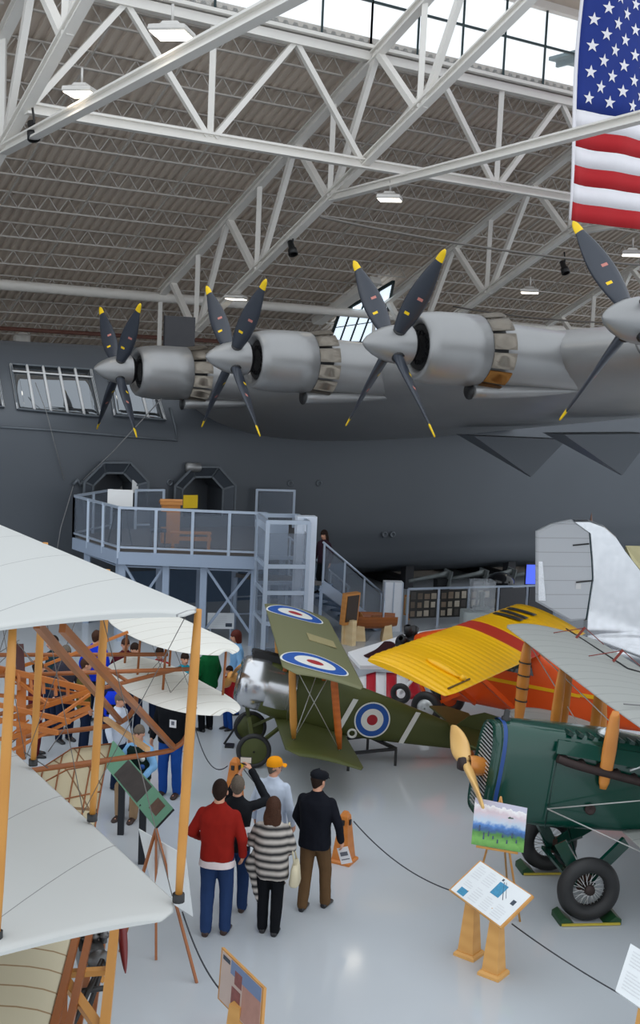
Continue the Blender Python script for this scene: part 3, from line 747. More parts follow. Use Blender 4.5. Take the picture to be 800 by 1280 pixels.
for i in range(12):
    q = i/11; w_ = .085*math.sin(PI*(.3+.7*q))**.6 if q < .99 else .01; w_ = max(w_, .01); R_.append([c_+V((.0+w_*math.cos(2*PI*k/10)*.5, -.30*q*1.0+w_*.2, -.34*q+.10+w_*math.sin(2*PI*k/10)*.8)) for k in range(10)])
ea.l('propeller_blade', MB().loft(R_, 0, True), mat('oxblood', rgb(110, 30, 30), .4))
for x, y in ((-.1, -.2), (-1.6, -1.6), (-.1, -1.8)): ea.l('leg', MB().bar((x, y, 0), (x, y, 1.68), .07), SPRD)
# ================================================================ ribbed glider wing standing behind
GL = linemat('glider_linen', rgb(204, 192, 160), rgb(140, 110, 78), [('X', .26, .018), ('Z', .30, .016)], .7)
g0 = atz(95, 1000, .0)
gl = T('ribbed_glider', (-3.5, 13.6, 0), 'small beige glider wing with curved ribs behind the white lower wing', 'glider', R=frame((.86, .5, 0)))
def gp(px, py, Y): return gl.I@at(px, py, Y)
tl, tm, tr, br, bl = gp(30, 975, 13.6), gp(90, 936, 14.0), gp(139, 930, 14.3), gp(118, 1040, 12.4), gp(20, 1065, 12.2)
def gs(u, v):
    t = tl.lerp(tm, u*2) if u < .5 else tm.lerp(tr, u*2-1); b = bl.lerp(br, u); p = t.lerp(b, v); return p+V((0, 0, .10*math.sin(PI*v)))
gl.l('fabric', MB().grid(gs, 14, 8, 0, True, V((0, .0, -.02))), GL)
mb = MB()
for u in (0, .2, .4, .6, .8, 1): mb.tube([gs(u, v/8)+V((0, 0, .006)) for v in range(9)], .009, 5)
for v in (0, .33, .66): mb.tube([gs(u/12, v)+V((0, 0, .006)) for u in range(13)], .009, 5)
gl.l('rib', mb, SPRD)
mb = MB()
for q in (gs(.3, .3), gs(.7, .3), gs(.5, .9)): mb.bar((q.x, q.y, 0), q-V((0, 0, .02)), .05)
gl.l('stand_post', mb, BLK)
# ================================================================ olive biplane with roundels
OLV = mat('olive_fabric', rgb(74, 80, 34), .55, 0, .10, 1.5); OLVT = wavemat('olive_ribbed', rgb(116, 116, 82), rgb(104, 105, 72), 'Y', 9, .55)
RB, RW, RR = mat('roundel_blue', rgb(24, 80, 160), .55), mat('roundel_white', rgb(222, 222, 215), .55), mat('roundel_red', rgb(160, 22, 34), .55)
ALU = mat('bare_aluminium', (.62, .63, .65), .22, .9, .1, 3); RUB = mat('tyre_rubber', (.02, .02, .021), .55, 0, .2, 8)
STO = wavemat('strut_orange', rgb(196, 104, 40), rgb(172, 82, 26), 'Z', 3, .35, dist=5)
BELLY = mat('linen_belly', rgb(150, 140, 100), .6)
def wheel_mesh(tr, tire, n=40):
    """tyre ring, axis along y"""
    mb = MB(); prof = [(math.cos(a)*tire*.95, tr-tire+math.sin(a)*tire) for a in [2*PI*k/12 for k in range(12)]]
    R_ = [[V((math.cos(2*PI*i/n)*r, y, math.sin(2*PI*i/n)*r)) for y, r in prof] for i in range(n)]
    return mb.loft(R_, 0, False, True)
def airplane_roundel(fn, rads, n=40, zoff=.006):
    """concentric rings draped with fn(dx,dy)->point; rads = [(r0,r1,mi)]"""
    mb = MB()
    for r0, r1, mi in rads:
        mb.grid(lambda u, v: fn(lerp(max(r0, .001), r1, u)*math.cos(2*PI*v), lerp(max(r0, .001), r1, u)*math.sin(2*PI*v)), 4, n, mi)
    return mb
CA = V((.994, .107, 0)); cw = V((-1.05, 20.37, 0))
cx_ = frame(CA)@Matrix.Rotation(math.radians(12.5), 3, 'Y')   # tail down
cm = T('olive_biplane', cw, 'olive green fighter biplane with blue, white and red roundels, parked nose left', 'aeroplane', R=frame(CA))
tilt = Matrix.Translation((0, 0, .30))@Matrix.Rotation(math.radians(12.5), 4, 'Y')
def cl(name, mb, mats, parent=None): return cm.l(name, mb.xf(tilt), mats, parent)
# fuselage sections: x, half width, z bottom, z top, roundness ; own axes x aft, y away from the camera is +
FUS = [(-.02, .42, .56, 1.44), (.25, .40, .50, 1.45), (.8, .36, .46, 1.45), (1.3, .34, .46, 1.42), (1.6, .33, .47, 1.36), (2.2, .28, .52, 1.28), (3.0, .19, .60, 1.16), (3.9, .07, .70, 1.02), (4.05, .04, .74, 1.0)]
def ring_c(x, w_, zb, zt, n=28, e=4., et=2.2):
    c = (zb+zt)/2; h = (zt-zb)/2; out = []
    for k in range(n):
        a = 2*PI*k/n; ca, sa = math.cos(a), math.sin(a); ee = et if sa > 0 else e
        out.append(V((x, w_*math.copysign(abs(ca)**(2/ee), ca), c+h*math.copysign(abs(sa)**(2/ee), sa))))
    return out
cl('fuselage', MB().loft([ring_c(*f) for f in FUS], 0, True), OLV)
cl('engine_cowl', MB().lathe((0, 0, 1.0), (1, 0, 0), [(-.42, .26), (-.46, .30), (-.46, .36), (-.40, .42), (-.28, .46), (-.05, .47), (.02, .46)], 36), ALU)
mb = MB().lathe((-.36, 0, 1.0), (1, 0, 0), [(0, .001), (0, .28)], 20)
for k in range(9):
    a = 2*PI*k/9; mb.lathe((-.36, 0, 1.0), (0, math.cos(a), math.sin(a)), [(.1, .05), (.15, .07), (.26, .07)], 8)
cl('rotary_engine', mb, BLK)
mb = MB().loft([ring_c(.02, .43, .60, 1.435), ring_c(.30, .41, .58, 1.435), ring_c(.52, .395, .60, 1.43)], 0, False); cl('side_panel', mb, ALU)
cl('gun_hump', MB().box((.05, 0, 1.50), (.75, .24, .12)).tube([(-.35, -.08, 1.52), (.3, -.08, 1.54)], .035, 8).tube([(-.35, .08, 1.52), (.3, .08, 1.54)], .035, 8), BLK)
# propeller (upright, seen edge on)
R_ = []
for i in range(21):
    q = -1+2*i/20; w_ = .075*(1-abs(q)**6)*(.5+1.2*abs(q)*(1.15-abs(q)))+.012; an = math.radians(60-35*abs(q))*(1 if q > 0 else -1)
    R_.append([V((-.58+w_*math.cos(2*PI*k/10)*math.cos(an)*1.0, w_*math.cos(2*PI*k/10)*math.sin(an)+.02*math.sin(2*PI*k/10), 1.0+q*1.02)) for k in range(10)])
rp_ = Matrix.Translation((0, 0, 1.0))@Matrix.Rotation(math.radians(64), 4, 'X')@Matrix.Translation((0, 0, -1.0)); R_ = [[rp_@v for v in r] for r in R_]
mb = MB().loft(R_, 0, True).lathe((-.66, 0, 1.0), (1, 0, 0), [(0, .001), (0, .05), (.05, .09), (.16, .09)], 14); cl('propeller', mb, SPR)
# wings
def camel_wing(yr, z, x0, c, dih, th=.09):
    st = []
    for i in range(23):
        q = -1+2*i/22; y = yr*q; tip = max(0, (abs(q)-.9)/.1); st.append((y, x0+.16*tip**2*c, c*(1-.22*tip**2), z+dih*abs(y), 1-.6*tip**2))
    return wing_rings(st, th, .035)
UZ, LZ, UX, LX, CH = 1.93, .50, -.10, .30, 1.30
def uw_z(x, y): s = (x-UX)/CH; return UZ+CH*.035*math.sin(PI*max(0, min(1, s))**.8)+5*(.2969*math.sqrt(max(s, 0))-.126*s-.3516*s*s+.2843*s**3-.1036*s**4)*.045+.004
uw = cl('upper_wing', MB().loft(camel_wing(2.72, UZ, UX, CH, 0), 0, True), OLVT)
lw = cl('lower_wing', MB().loft(camel_wing(2.55, LZ, LX, CH*.98, .06), 0, True), OLV)
for sy in (-1, 1):
    fn = lambda dx, dy: V((UX+.56+dx, sy*1.92+dy, uw_z(UX+.56+dx, 0)+.002))
    cl('wing_roundel', airplane_roundel(fn, [(.53, .56, 1), (.34, .53, 0), (.14, .34, 1), (0, .14, 2)]), [RB, RW, RR], uw)
cl('centre_cutout', MB().prism([(UX+.62, -.28, uw_z(UX+.62, 0)), (UX+.62, .28, uw_z(UX+.62, 0)), (UX+1.12, .26, uw_z(UX+1.12, 0)+.01), (UX+1.12, -.26, uw_z(UX+1.12, 0)+.01)], (0, 0, .008)), BELLY, uw)
fn = lambda dx, dy: V((1.95+dx, -lerp(.328, .28, (1.95+dx-1.6)/.6)-.012, .90+dy))
cl('fuselage_roundel', airplane_roundel(fn, [(.295, .32, 1), (.20, .295, 0), (.095, .20, 1), (0, .095, 2)]), [RB, RW, RR])
for x in (1.36, 2.52):
    mb = MB()
    w0 = lambda xx: -(lerp(.335, .28, (xx-1.6)/.6) if xx < 2.2 else lerp(.28, .19, (xx-2.2)/.8))-.012
    mb.prism([(x, w0(x), .60), (x+.09, w0(x+.09), .60), (x+.25, w0(x+.25), 1.20), (x+.16, w0(x+.16), 1.20)], (0, -.006, 0))
    cl('white_band', mb, RW)
mb = MB().lathe((1.66, -.345, .60), (0, -1, 0), [(0, .085), (.03, .085), (.03, .055), (0, .05)], 16); cl('foot_step_ring', mb, RW)
# interplane struts, cabane struts, wires
for sy in (-1, 1):
    for x0, x1 in ((LX+.18, UX+.20), (LX+.95, UX+.88)):
        a, b = V((x0, sy*1.72, LZ+.17)), V((x1, sy*1.80, UZ+.02)); mb = MB().tube([a, a.lerp(b, .2), a.lerp(b, .8), b], [.035, .06, .06, .035], 10, flat=.5)
        cl('interplane_strut', mb, STO if x0 > .6 else SPR)
    for x0, x1 in ((.25, .2), (.95, .75)):
        cl('cabane_strut', MB().tube([(x0, sy*.30, 1.38), (x1, sy*.42, UZ+.02)], .04, 8, flat=.6), STO)
    mb = MB().tube([(LX+.18, sy*1.72, LZ+.15), (UX+.9, sy*.5, UZ)], .007, 4).tube([(LX+.2, sy*.4, LZ+.05), (UX+.2, sy*1.8, UZ)], .007, 4).tube([(LX+.18, sy*1.72, LZ+.15), (UX+.88, sy*1.8, UZ)], .007, 4).tube([(LX+.95, sy*1.72, LZ+.15), (UX+.2, sy*1.8, UZ)], .007, 4)
    cl('rigging_wire', mb, mat('wire_bright', (.5, .5, .48), .4, .5, 0))
# clear underside panel at the root of the near wing (shiny)
# tail
R_ = []
mb = MB().prism([(3.45, -.012, 1.02), (3.7, -.012, 1.30), (3.95, -.012, 1.42), (4.25, -.012, 1.40), (4.45, -.012, 1.22), (4.46, -.012, .98), (4.25, -.012, .86), (3.6, -.012, .9)], (0, .024, 0)); cl('fin_and_rudder', mb, OLV)
mb = MB().prism([(3.2, -.95, 1.06), (3.35, -.2, 1.06), (3.35, .2, 1.06), (3.2, .95, 1.06), (3.6, 1.25, 1.06), (4.0, 1.1, 1.06), (4.05, .1, 1.06), (4.05, -.1, 1.06), (4.0, -1.1, 1.06), (3.6, -1.25, 1.06)], (0, 0, .03)); cl('tailplane', mb, OLV)
cl('tail_skid', MB().bar((3.75, 0, .9), (3.95, 0, .62), .05), STO)
# wheels stay level with the floor
for sy in (-1, 1):
    c_ = V((0.04, sy*.68, .30)); mb = wheel_mesh(.30, .042); mb.v = [v+c_ for v in mb.v]; wh = cm.l('wheel', mb, RUB)
    mb = MB().lathe(c_+V((0, sy*.07, 0)), (0, -sy, 0), [(0, .02), (.0, .03), (.045, .20), (.055, .262), (.10, .262), (.12, .02)], 36); cm.l('wheel_disc', mb, OLV, wh)
for sy in (-1, 1):
    cm.l('gear_leg', MB().bar((.04, sy*.60, .32), (-.05, sy*.34, .78), .06, .05).bar((.04, sy*.60, .32), (.55, sy*.34, .66), .06, .05), OLV)
cm.l('axle', MB().tube([(.04, -.72, .30), (.04, .72, .30)], .03, 10), BLK)
# trestle under the wing
mb = MB()
a, b, c, d = [cm.I@atz(x, y, .30) for x, y in ((424, 924), (460, 920), (495, 936), (436, 942))]
mb.bar(a, b, .05).bar(b, c, .05).bar(d, c, .05)
tr0 = T('black_trestle', cm.M@V((a.x, a.y, 0)), 'low black tubular trestle under the olive fuselage behind the wing', 'stand')
mb2 = MB(); A_, B_, C_, D_ = [cm.M@q for q in (a, b, c, d)]
tr0.w('top_rail', MB().bar(A_, B_, .05).bar(B_, C_, .05).bar(D_, C_, .05), BLK)
for q in (A_, B_, C_, D_): tr0.w('leg', MB().bar((q.x, q.y, 0), q, .045), BLK)
# black chock stand by the wheels
ch_ = atz(287, 933, 0); th = T('wheel_chock', ch_, 'dark triangular wheel chock stand beside the far olive wheel', 'chock')
th.l('foot', MB().box((0, 0, .015), (.16, .22, .03)), BLK); th.l('arm', MB().bar((-.1, 0, .04), (.25, 0, .62), .035), BLK)
# ================================================================ dark green biplane at the right
GRN = mat('green_paint', rgb(6, 62, 50), .22, 0, .10, 1.2, spec=.5, coat=.3); GRND = mat('green_paint_dark', rgb(6, 48, 40), .35)
GREYW = linemat('grey_doped_wing', rgb(168, 170, 166), rgb(140, 142, 140), [('Y', .38, .02)], .5)
STW = wavemat('strut_varnish', rgb(206, 134, 58), rgb(190, 116, 46), 'Z', .8, .3, dist=3)
BWOOD = wavemat('blond_wood', rgb(232, 188, 118), rgb(214, 164, 92), 'Z', 1.2, .35, dist=3)
CHROME = mat('radiator_slat', (.62, .64, .64), .3, .6, .05); BLUEP = mat('blue_band', rgb(24, 66, 130), .4)
EXH = mat('exhaust_rust', rgb(58, 46, 44), .6, .4, .3, 10)
DA = V((.989, .148, 0)); d0 = V((3.475, 15.22, 0))
dh = T('green_biplane', d0, 'dark green mail biplane with big wire wheels and wooden propeller at the right', 'aeroplane', R=frame(DA))
# axes: x aft, y away from the camera; the tail sits low, so all but the wheels is pitched
tiltd = Matrix.Translation((0, 0, .4))@Matrix.Rotation(math.radians(7.5), 4, 'Y')@Matrix.Translation((0, 0, -.4-.09))
def dl(name, mb, mats, parent=None):
    if name.startswith(('radiator', 'blue_nose', 'propeller', 'hub')): mb.xf(Matrix.Translation((-.30, 0, 0)))
    return dh.l(name, mb.xf(tiltd), mats, parent)
FUSD = [(-1.32, .33, 1.08, 2.27, 3.0), (-1.2, .34, 1.05, 2.32, 3.2), (-.6, .40, 1.06, 2.34, 4), (.3, .44, 1.12, 2.34, 5), (.9, .45, 1.16, 2.28, 6), (1.6, .45, 1.18, 2.24, 7), (3.0, .44, 1.10, 2.18, 7), (5.5, .25, 1.25, 2.0, 7), (7.2, .06, 1.5, 1.8, 7)]
def ring_d(x, w_, zb, zt, e): 
    R_ = ring_c(x, w_, zb, zt, 32, 7., e); return R_
dl('fuselage', MB().loft([ring_d(*f) for f in FUSD], 0, True), GRN)
# radiator
mb = MB(); r_in = ring_c(-1.10, .29, 1.07, 2.25, 32, 5., 2.6); r_out = ring_c(-1.02, .335, 1.04, 2.28, 32, 6, 3)
mb.loft([r_out, ring_c(-1.13, .32, 1.05, 2.27, 32, 5, 2.6), r_in, ring_c(-1.06, .27, 1.1, 2.22, 32, 5, 2.6)], 0, False); dl('radiator_shell', mb, GRN)
mb = MB()
for i in range(24):
    z = 1.12+i*.047; w_ = .27 if z < 1.95 else .27*math.sqrt(max(.05, 1-((z-1.95)/.30)**2.2))
    mb.box((-1.085, 0, z), (.05, 2*w_, .018), Matrix.Rotation(.5, 3, 'Y'))
dl('radiator_slats', mb, CHROME)
dl('radiator_core', MB().loft([ring_c(-1.05, .28, 1.08, 2.23, 32, 5, 2.6), ring_c(-1.03, .28, 1.08, 2.23, 32, 5, 2.6)], 0, True), BLK)
mb = MB().loft([ring_c(-1.0, .338, 1.045, 2.31, 32, 6, 3), ring_c(-.95, .345, 1.03, 2.315, 32, 6, 3)], 0, False); dl('blue_nose_band', mb, BLUEP)
dl('radiator_cap', MB().lathe((-.92, 0, 2.3), (0, 0, 1), [(0, .06), (.05, .06), (.06, .04), (.14, .04), (.16, .001)], 12), BLK)
# engine side: exhaust manifold, cover lip, louvres, filler caps
mb = MB().tube(catmull([(-.62, -.47, 2.03), (-.3, -.50, 1.97), (.5, -.52, 1.88), (1.15, -.53, 1.80), (1.32, -.55, 1.77)], 5), [.055]*20+[.075], 10)
for k in range(6): mb.tube([(-.52+k*.24, -.40, 2.03-.025*k), (-.50+k*.24, -.50, 1.99-.028*k)], .05, 8)
dl('exhaust_manifold', mb, EXH)
dl('engine_cover_lip', MB().prism([(-.66, -.46, 2.10), (1.05, -.47, 2.02), (1.0, -.40, 2.22), (-.64, -.40, 2.26)], (0, -.045, .0)), GRN)
mb = MB()
for k in range(14): mb.box((-.45+.14*k, -.26, 2.325-.002*k), (.07, .16, .05), Matrix.Rotation(.3, 3, 'Y'))
dl('top_louvre', mb, GRND)
dl('filler_cap', MB().lathe((.1, -.1, 2.3), (0, 0, 1), [(0, .09), (.06, .09), (.09, .05), (.12, .001)], 14), CHROME)
dl('side_port', MB().lathe((-.05, -.44, 1.42), (0, -1, 0), [(0, .07), (.03, .07), (.03, .05), (.01, .001)], 14), EXH)
dl('rod_link', MB().tube([(.35, -.5, 2.0), (.62, -.5, 2.14)], .015, 6), CHROME)
dl('panel_seam', MB().tube([(.85, -.475, 1.1), (.82, -.475, 1.75), (.95, -.47, 1.9)], .012, 5).tube([(-.6, -.455, 1.1), (-.62, -.455, 2.0)], .008, 5), GRND)
# propeller
R_ = []; L_ = .95; pc = V((-1.32, 0, 1.66)); pd = V((0, .97, .24)).normalized(); px_ = V((1, 0, 0)); pt = pd.cross(px_)
for i in range(25):
    q = -1+2*i/24; w_ = (.045+.095*math.sin(PI*min(1, abs(q)*1.02))**.8)*(1 if abs(q) < .93 else .55); an = math.radians(55-38*abs(q))*(-1 if q > 0 else 1)
    cd = pt*math.cos(an)+px_*math.sin(an); tk = pt*-math.sin(an)+px_*math.cos(an)
    R_.append([pc+pd*(q*L_)+cd*(w_*math.cos(2*PI*k/12))+tk*(lerp(.06, .018, abs(q))*math.sin(2*PI*k/12)) for k in range(12)])
pr = dl('propeller', MB().loft(R_, 0, True), BWOOD)
dl('hub', MB().lathe(pc-V((.11, 0, 0)), (1, 0, 0), [(0, .001), (0, .075), (.05, .09), (.08, .09)], 16), EXH, pr)
dl('propeller_shaft', MB().lathe(pc+V((.02, 0, 0)), (1, 0, 0), [(0, .12), (.10, .13), (.24, .11)], 16), STW, pr)
# upper wing / lower wing
def dh_wing(y0, y1, x0, c, z, dih, th=.14, tipend=True):
    st = []; n = 20
    for i in range(n+1):
        y = lerp(y0, y1, i/n); t = max(0, (i/n-.90)/.10) if tipend else 0
        st.append((y, x0+.20*t**2*c, c*(1-.42*t**2), z+dih*abs(y), 1-.55*t**2))
    return wing_rings(st, th, .03)
UWX, UWZ, UC = .08, 2.70, 1.66
a_ = dh_wing(-5.2, 0, UWX, UC, UWZ, .01, tipend=False); b_ = dh_wing(0, 4.9, UWX, UC, UWZ, .01)
dl('upper_wing', MB().loft(a_+b_[1:], 0, True), GREYW)
dl('aileron_gap', MB().tube([(UWX+1.22, 2.2, UWZ+.085), (UWX+1.22, 4.9, UWZ+.10)], .012, 5).tube([(UWX+1.22, 2.2, UWZ+.085), (UWX+1.65, 2.2, UWZ+.03)], .012, 5), BLK)
mb = MB()
for y in (2.5, 4.1): mb.prism([(UWX+.95, y, UWZ+.1), (UWX+1.5, y, UWZ+.06), (UWX+1.2, y, UWZ+.26)], (0, .02, 0))
for i, y in enumerate((2.5, 4.1)): dl('control_horn', MB().bar((UWX+1.1, y, UWZ+.1), (UWX+1.22, y, UWZ+.3), .03).tube([(UWX+.7, y, UWZ+.13), (UWX+1.22, y, UWZ+.29), (UWX+1.6, y, UWZ+.06)], .008, 5), mat('horn_red', rgb(130, 50, 40), .5))
dl('wing_seam', MB().tube([(UWX+.1, -.3, UWZ+.10), (UWX+.9, -.25, UWZ+.135), (UWX+1.6, -.3, UWZ+.05)], .01, 5), mat('seam_grey', (.2, .2, .2), .5))
lz = 1.16
dl('lower_wing', MB().loft(dh_wing(.42, 5.0, .45, 1.6, lz, .025), 0, True), GREYW)
dl('lower_wing', MB().loft([[V((p.x, -p.y, p.z)) for p in r] for r in dh_wing(.42, 3.0, .45, 1.6, lz, .025, tipend=False)], 0, True), GREYW)
def vstrut(x0, y0, z0, x1, y1, z1, w_=.075):
    a, b = V((x0, y0, z0)), V((x1, y1, z1)); ts = [0, .08, .25, .5, .75, .92, 1]; R_ = []
    for t in ts:
        q = w_*(.45+.55*math.sin(PI*t)**.5); c = a.lerp(b, t); R_.append([c+V((q*1.5*math.cos(2*PI*k/12), q*.7*math.sin(2*PI*k/12), 0)) for k in range(12)])
    return MB().loft(R_, 0, True)
s_ = dl('interplane_strut', vstrut(.34, 3.7, lz+.15, .22, 3.7, UWZ+.02, .07), STW)
mb = MB()
for t in (.3, .45, .6, .75): mb.lathe(V((.34, 3.7, lz+.15)).lerp(V((.22, 3.7, UWZ)), t), (0, 0, 1), [(-.012, .105), (.012, .105)], 12)
dl('strut_binding', mb, BLK, s_)
dl('interplane_strut', vstrut(1.8, 3.7, lz+.15, 1.45, 3.7, UWZ+.02, .07), STW)
def solve(fn, target, lo, hi):
    f = lambda t: proj(dh.M@(tiltd@V(fn(t))))[0]-target; s0_ = f(lo) > 0
    for _ in range(40):
        m_ = (lo+hi)/2
        if (f(m_) > 0) == s0_: lo = m_
        else: hi = m_
    return (lo+hi)/2
for tx, x0 in ((695, .22), (704, .42), (745, .95)):
    y0 = solve(lambda t: (x0, t, 2.2), tx, .2, 4.5); dl('inner_strut', vstrut(x0+.1, y0, lz+.12, x0, y0, UWZ+.02, .058), STW)
x0 = solve(lambda t: (t, -.5, 2.2), 763, -.5, 2.5); dl('cabane_strut', vstrut(x0, -.5, 1.72, x0-.04, -.5, UWZ+.04, .065), STW)
mb = MB()
for a, b in (((-.62, -.46, 1.36), (1.75, -.9, 2.05)), ((-.62, -.46, 1.36), (1.3, -1.3, .95)), ((1.3, -.5, 2.0), (2.0, -1.8, 1.15)), ((1.42, -.48, 2.4), (1.0, -1.5, 1.15)), ((.62, .3, 2.2), (.22, 3.7, UWZ)), ((1.4, .3, 2.2), (.22, 3.7, UWZ)), ((.85, .5, 1.3), (.22, 3.7, UWZ))):
    mb.tube([a, b], .009, 5)
dl('rigging_wire', mb, mat('wire_bright', (.5, .5, .48), .4, .5, 0))
# undercarriage
axz = .41
for sy in (-1, 1):
    c_ = V((0, sy*.76, axz)); mb = wheel_mesh(.41, .10, 48); mb.v = [v+c_ for v in mb.v]; wh = dh.l('wheel', mb, RUB)
    mb = MB().lathe(c_-V((0, .03, 0)), (0, 1, 0), [(0, .215), (.0, .235), (.06, .235), (.06, .215)], 36); dh.l('rim', mb, BLK, wh)
    mb = MB()
    for k in range(28):
        a = 2*PI*k/28; e = .05 if k % 2 else -.05; mb.tube([c_+V((.035*math.cos(a+.6), e, .035*math.sin(a+.6))), c_+V((.22*math.cos(a), 0, .22*math.sin(a)))], .005, 4)
    dh.l('spokes', mb, mat('spoke_white', (.7, .7, .7), .35, .4, 0), wh)
    dh.l('wheel_hub', MB().lathe(c_-V((0, .08, 0)), (0, 1, 0), [(0, .001), (0, .06), (.05, .075), (.11, .075), (.16, .06), (.16, .001)], 14), EXH, wh)
    dh.l('bungee_wrap', MB().box(c_+V((0, -sy*.16, .02)), (.16, .10, .2)), mat('bungee_brown', rgb(70, 46, 36), .8, 0, .3, 20), wh)
    for x1 in (-.28, .60): dh.l('gear_leg', MB().bar(c_+V((0, -sy*.17, 0)), (x1, sy*.42, .88), .05, .16), GRN)
    dh.l('gear_brace', MB().bar(c_+V((0, -sy*.17, -.02)), (.05, -sy*.30, .9), .02, .02), GRND)
dh.l('axle', MB().tube([(0, -.8, axz), (0, .8, axz)], .035, 10), GRND)
dh.l('spreader_bar', MB().bar((-.12, -.62, axz-.02), (-.12, .62, axz-.02), .06, .04).bar((.12, -.62, axz-.02), (.12, .62, axz-.02), .06, .04), GRN)
dl('tail_skid', MB().bar((6.6, 0, 1.5), (6.9, 0, 1.0), .08), STW)
CHG = mat('chock_green', rgb(24, 66, 36), .5)
for i, sy in enumerate((-1, 1)):
    b_ = dh.M@V((0, sy*.76, 0))
    ch_ = T('wheel_chock', b_, ('green wooden wheel chock pair under the near tyre of the green biplane', 'green wheel chock pair under the far tyre of the green biplane')[i], 'chock', R=frame(DA))
    for sx in (-1, 1):
        ch_.l('chock_block', MB().prism([(sx*.19, -.16, 0), (sx*.40, -.16, 0), (sx*.40, -.16, .07), (sx*.33, -.16, .11)], (0, .32, 0)), CHG)
    ch_.l('tie_bar', MB().bar((-.38, -.17, .02), (.38, -.17, .02), .025, .025), mat('chock_yellow', rgb(190, 170, 60), .6))
# ================================================================ yellow winged orange monoplane
YW = wavemat('yellow_fabric', rgb(240, 184, 8), rgb(236, 178, 6), 'Y', 1.7, .32, bump=.28, detail=0)
ORG = mat('orange_fabric', rgb(232, 84, 12), .4, 0, .06, 2); WRED = mat('wing_red', rgb(176, 44, 22), .5)
YA = V((.85, -.527, 0)); y0_ = V((2.35, 23.85, 0))
yp = T('yellow_monoplane', y0_, 'orange monoplane with a long ribbed yellow wing, parked behind the olive fuselage', 'aeroplane', R=frame(YA))
# x aft, y: frame gives y = z x X = (.527,.85) away from the camera
def yloc(px, py, z): return yp.I@atz(px, py, z)
tipc = yloc(455, 822, 2.1)
WX, WZ, WCH = tipc.x, 2.08, 1.58
def yw_ring(y, t, bump_):
    c = WCH*(1-.10*t**2); xl = WX+.06*t**2*WCH; R_ = []
    for s, a in AF: R_.append(V((xl+s*c, y, WZ+.03*c*math.sin(PI*s**.8)+a*(.11+bump_)*(1-.5*t**3)-s*.34)))
    return R_
R_ = []; ny = 60; ya_, yb_ = tipc.y-.05, 1.5
for i in range(ny+1):
    y = lerp(ya_, yb_, i/ny); t = max(0, 1-(y-ya_)/.45); R_.append(yw_ring(y, t, .075 if i % 2 == 0 else 0))
NR = len(AF)
ysr = -1.38
yw = yp.l('wing', MB().loft(R_, lambda i, k: 1 if (ysr < lerp(ya_, yb_, i/ny) < ysr+.55) else 0, True), [YW, WRED])
def yw_top(x, y):
    s = (x-WX)/WCH; yt = 5*(.2969*math.sqrt(s)-.126*s-.3516*s*s+.2843*s**3-.1036*s**4); return V((x, y, WZ+.03*WCH*math.sin(PI*s**.8)+yt*.128-s*.34+.012))
mb = MB()
LETR = 'NC'
yp.l('wing_slot', MB().tube([yw_top(WX+1.45, ya_+.25), yw_top(WX+1.45, ya_+1.05)], .018, 6), mat('slot_brown', rgb(96, 70, 10), .6))
R_ = []
for i in range(9):
    q = i/8; w_ = .075*math.sin(PI*min(.98, .1+q*.88))**.8+.006; p = yw_top(WX+.75+.62*q, ya_+.85)
    R_.append([p+V((0, w_*math.cos(2*PI*k/8)*1.1, .02+w_*.8*math.sin(2*PI*k/8))) for k in range(8)])
yp.l('aileron_fairing', MB().loft(R_, 0, True).ball(yw_top(WX+1.42, ya_+.85)+V((0, 0, .04)), .06, 10), YW)
# dark wing registration letters near the far end, seen edge on
for k in range(3):
    y_ = ysr+1.45+k*.34
    mb = MB().grid(lambda u, v: yw_top(WX+.16+.55*u, y_+v*.17+(.10*u if k != 1 else 0))+V((0, 0, .03)), 6, 2, 0, True, V((0, 0, -.01)))
    yp.l('wing_letter', mb, BLK)
for y_ in (): yp.l('fuel_cap', MB().lathe(yw_top(WX+.45, y_), (0, 0, 1), [(0, .07), (.04, .07), (.05, .03), (.07, .001)], 10), YW)
yc = -.5
def ring_o(x, w_, zb, zt): return [V((p.x, p.y+yc, p.z)) for p in ring_c(x, w_, zb, zt, 24, 5, 5)]
fx = WX
yp.l('fuselage', MB().loft([ring_o(fx-1.12, .26, 1.05, 1.66), ring_o(fx-.7, .40, .66, 1.78), ring_o(fx-.2, .46, .52, 1.95), ring_o(fx+1.8, .46, .52, 1.78), ring_o(fx+2.4, .44, .54, 1.45), ring_o(fx+5.0, .26, .70, 1.30), ring_o(fx+6.8, .06, .9, 1.15)], 0, True), ORG)
mb = MB()
for a, b in ((fx+.2, fx+2.4), (fx+2.4, fx+5.0)):
    wa, wb = (.47, .452) if a < fx+2 else (.452, .275)
    za = lambda x: 1.12
    mb.prism([(a, yc-wa, 1.10), (b, yc-wb, 1.08), (b, yc-wb, 1.14), (a, yc-wa, 1.17)], (0, -.012, 0))
yp.l('yellow_stripe', mb, YW)
yp.l('cabin_window', MB().prism([(fx+.2, yc-.475, 1.35), (fx+1.5, yc-.475, 1.33), (fx+1.4, yc-.475, 1.68), (fx+.25, yc-.475, 1.78)], (0, -.01, 0)), GLASSD)
yp.l('windscreen', MB().prism([(fx-.35, yc-.4, 1.55), (fx-.35, yc+.4, 1.55), (fx-.1, yc+.38, 1.95), (fx-.1, yc-.38, 1.95)], (.02, 0, 0)), GLASSD)
ex = V((fx-1.35, yc, 1.40)); mb = MB().lathe(ex, (1, 0, 0), [(-.25, .001), (-.25, .12), (0, .18), (.3, .18)], 16)
for k in range(7):
    a = 2*PI*k/7; mb.lathe(ex, (0, math.cos(a), math.sin(a)), [(.1, .06), (.2, .06), (.22, .09), (.38, .09), (.4, .05)], 8)
yp.l('radial_engine', mb, BLK)
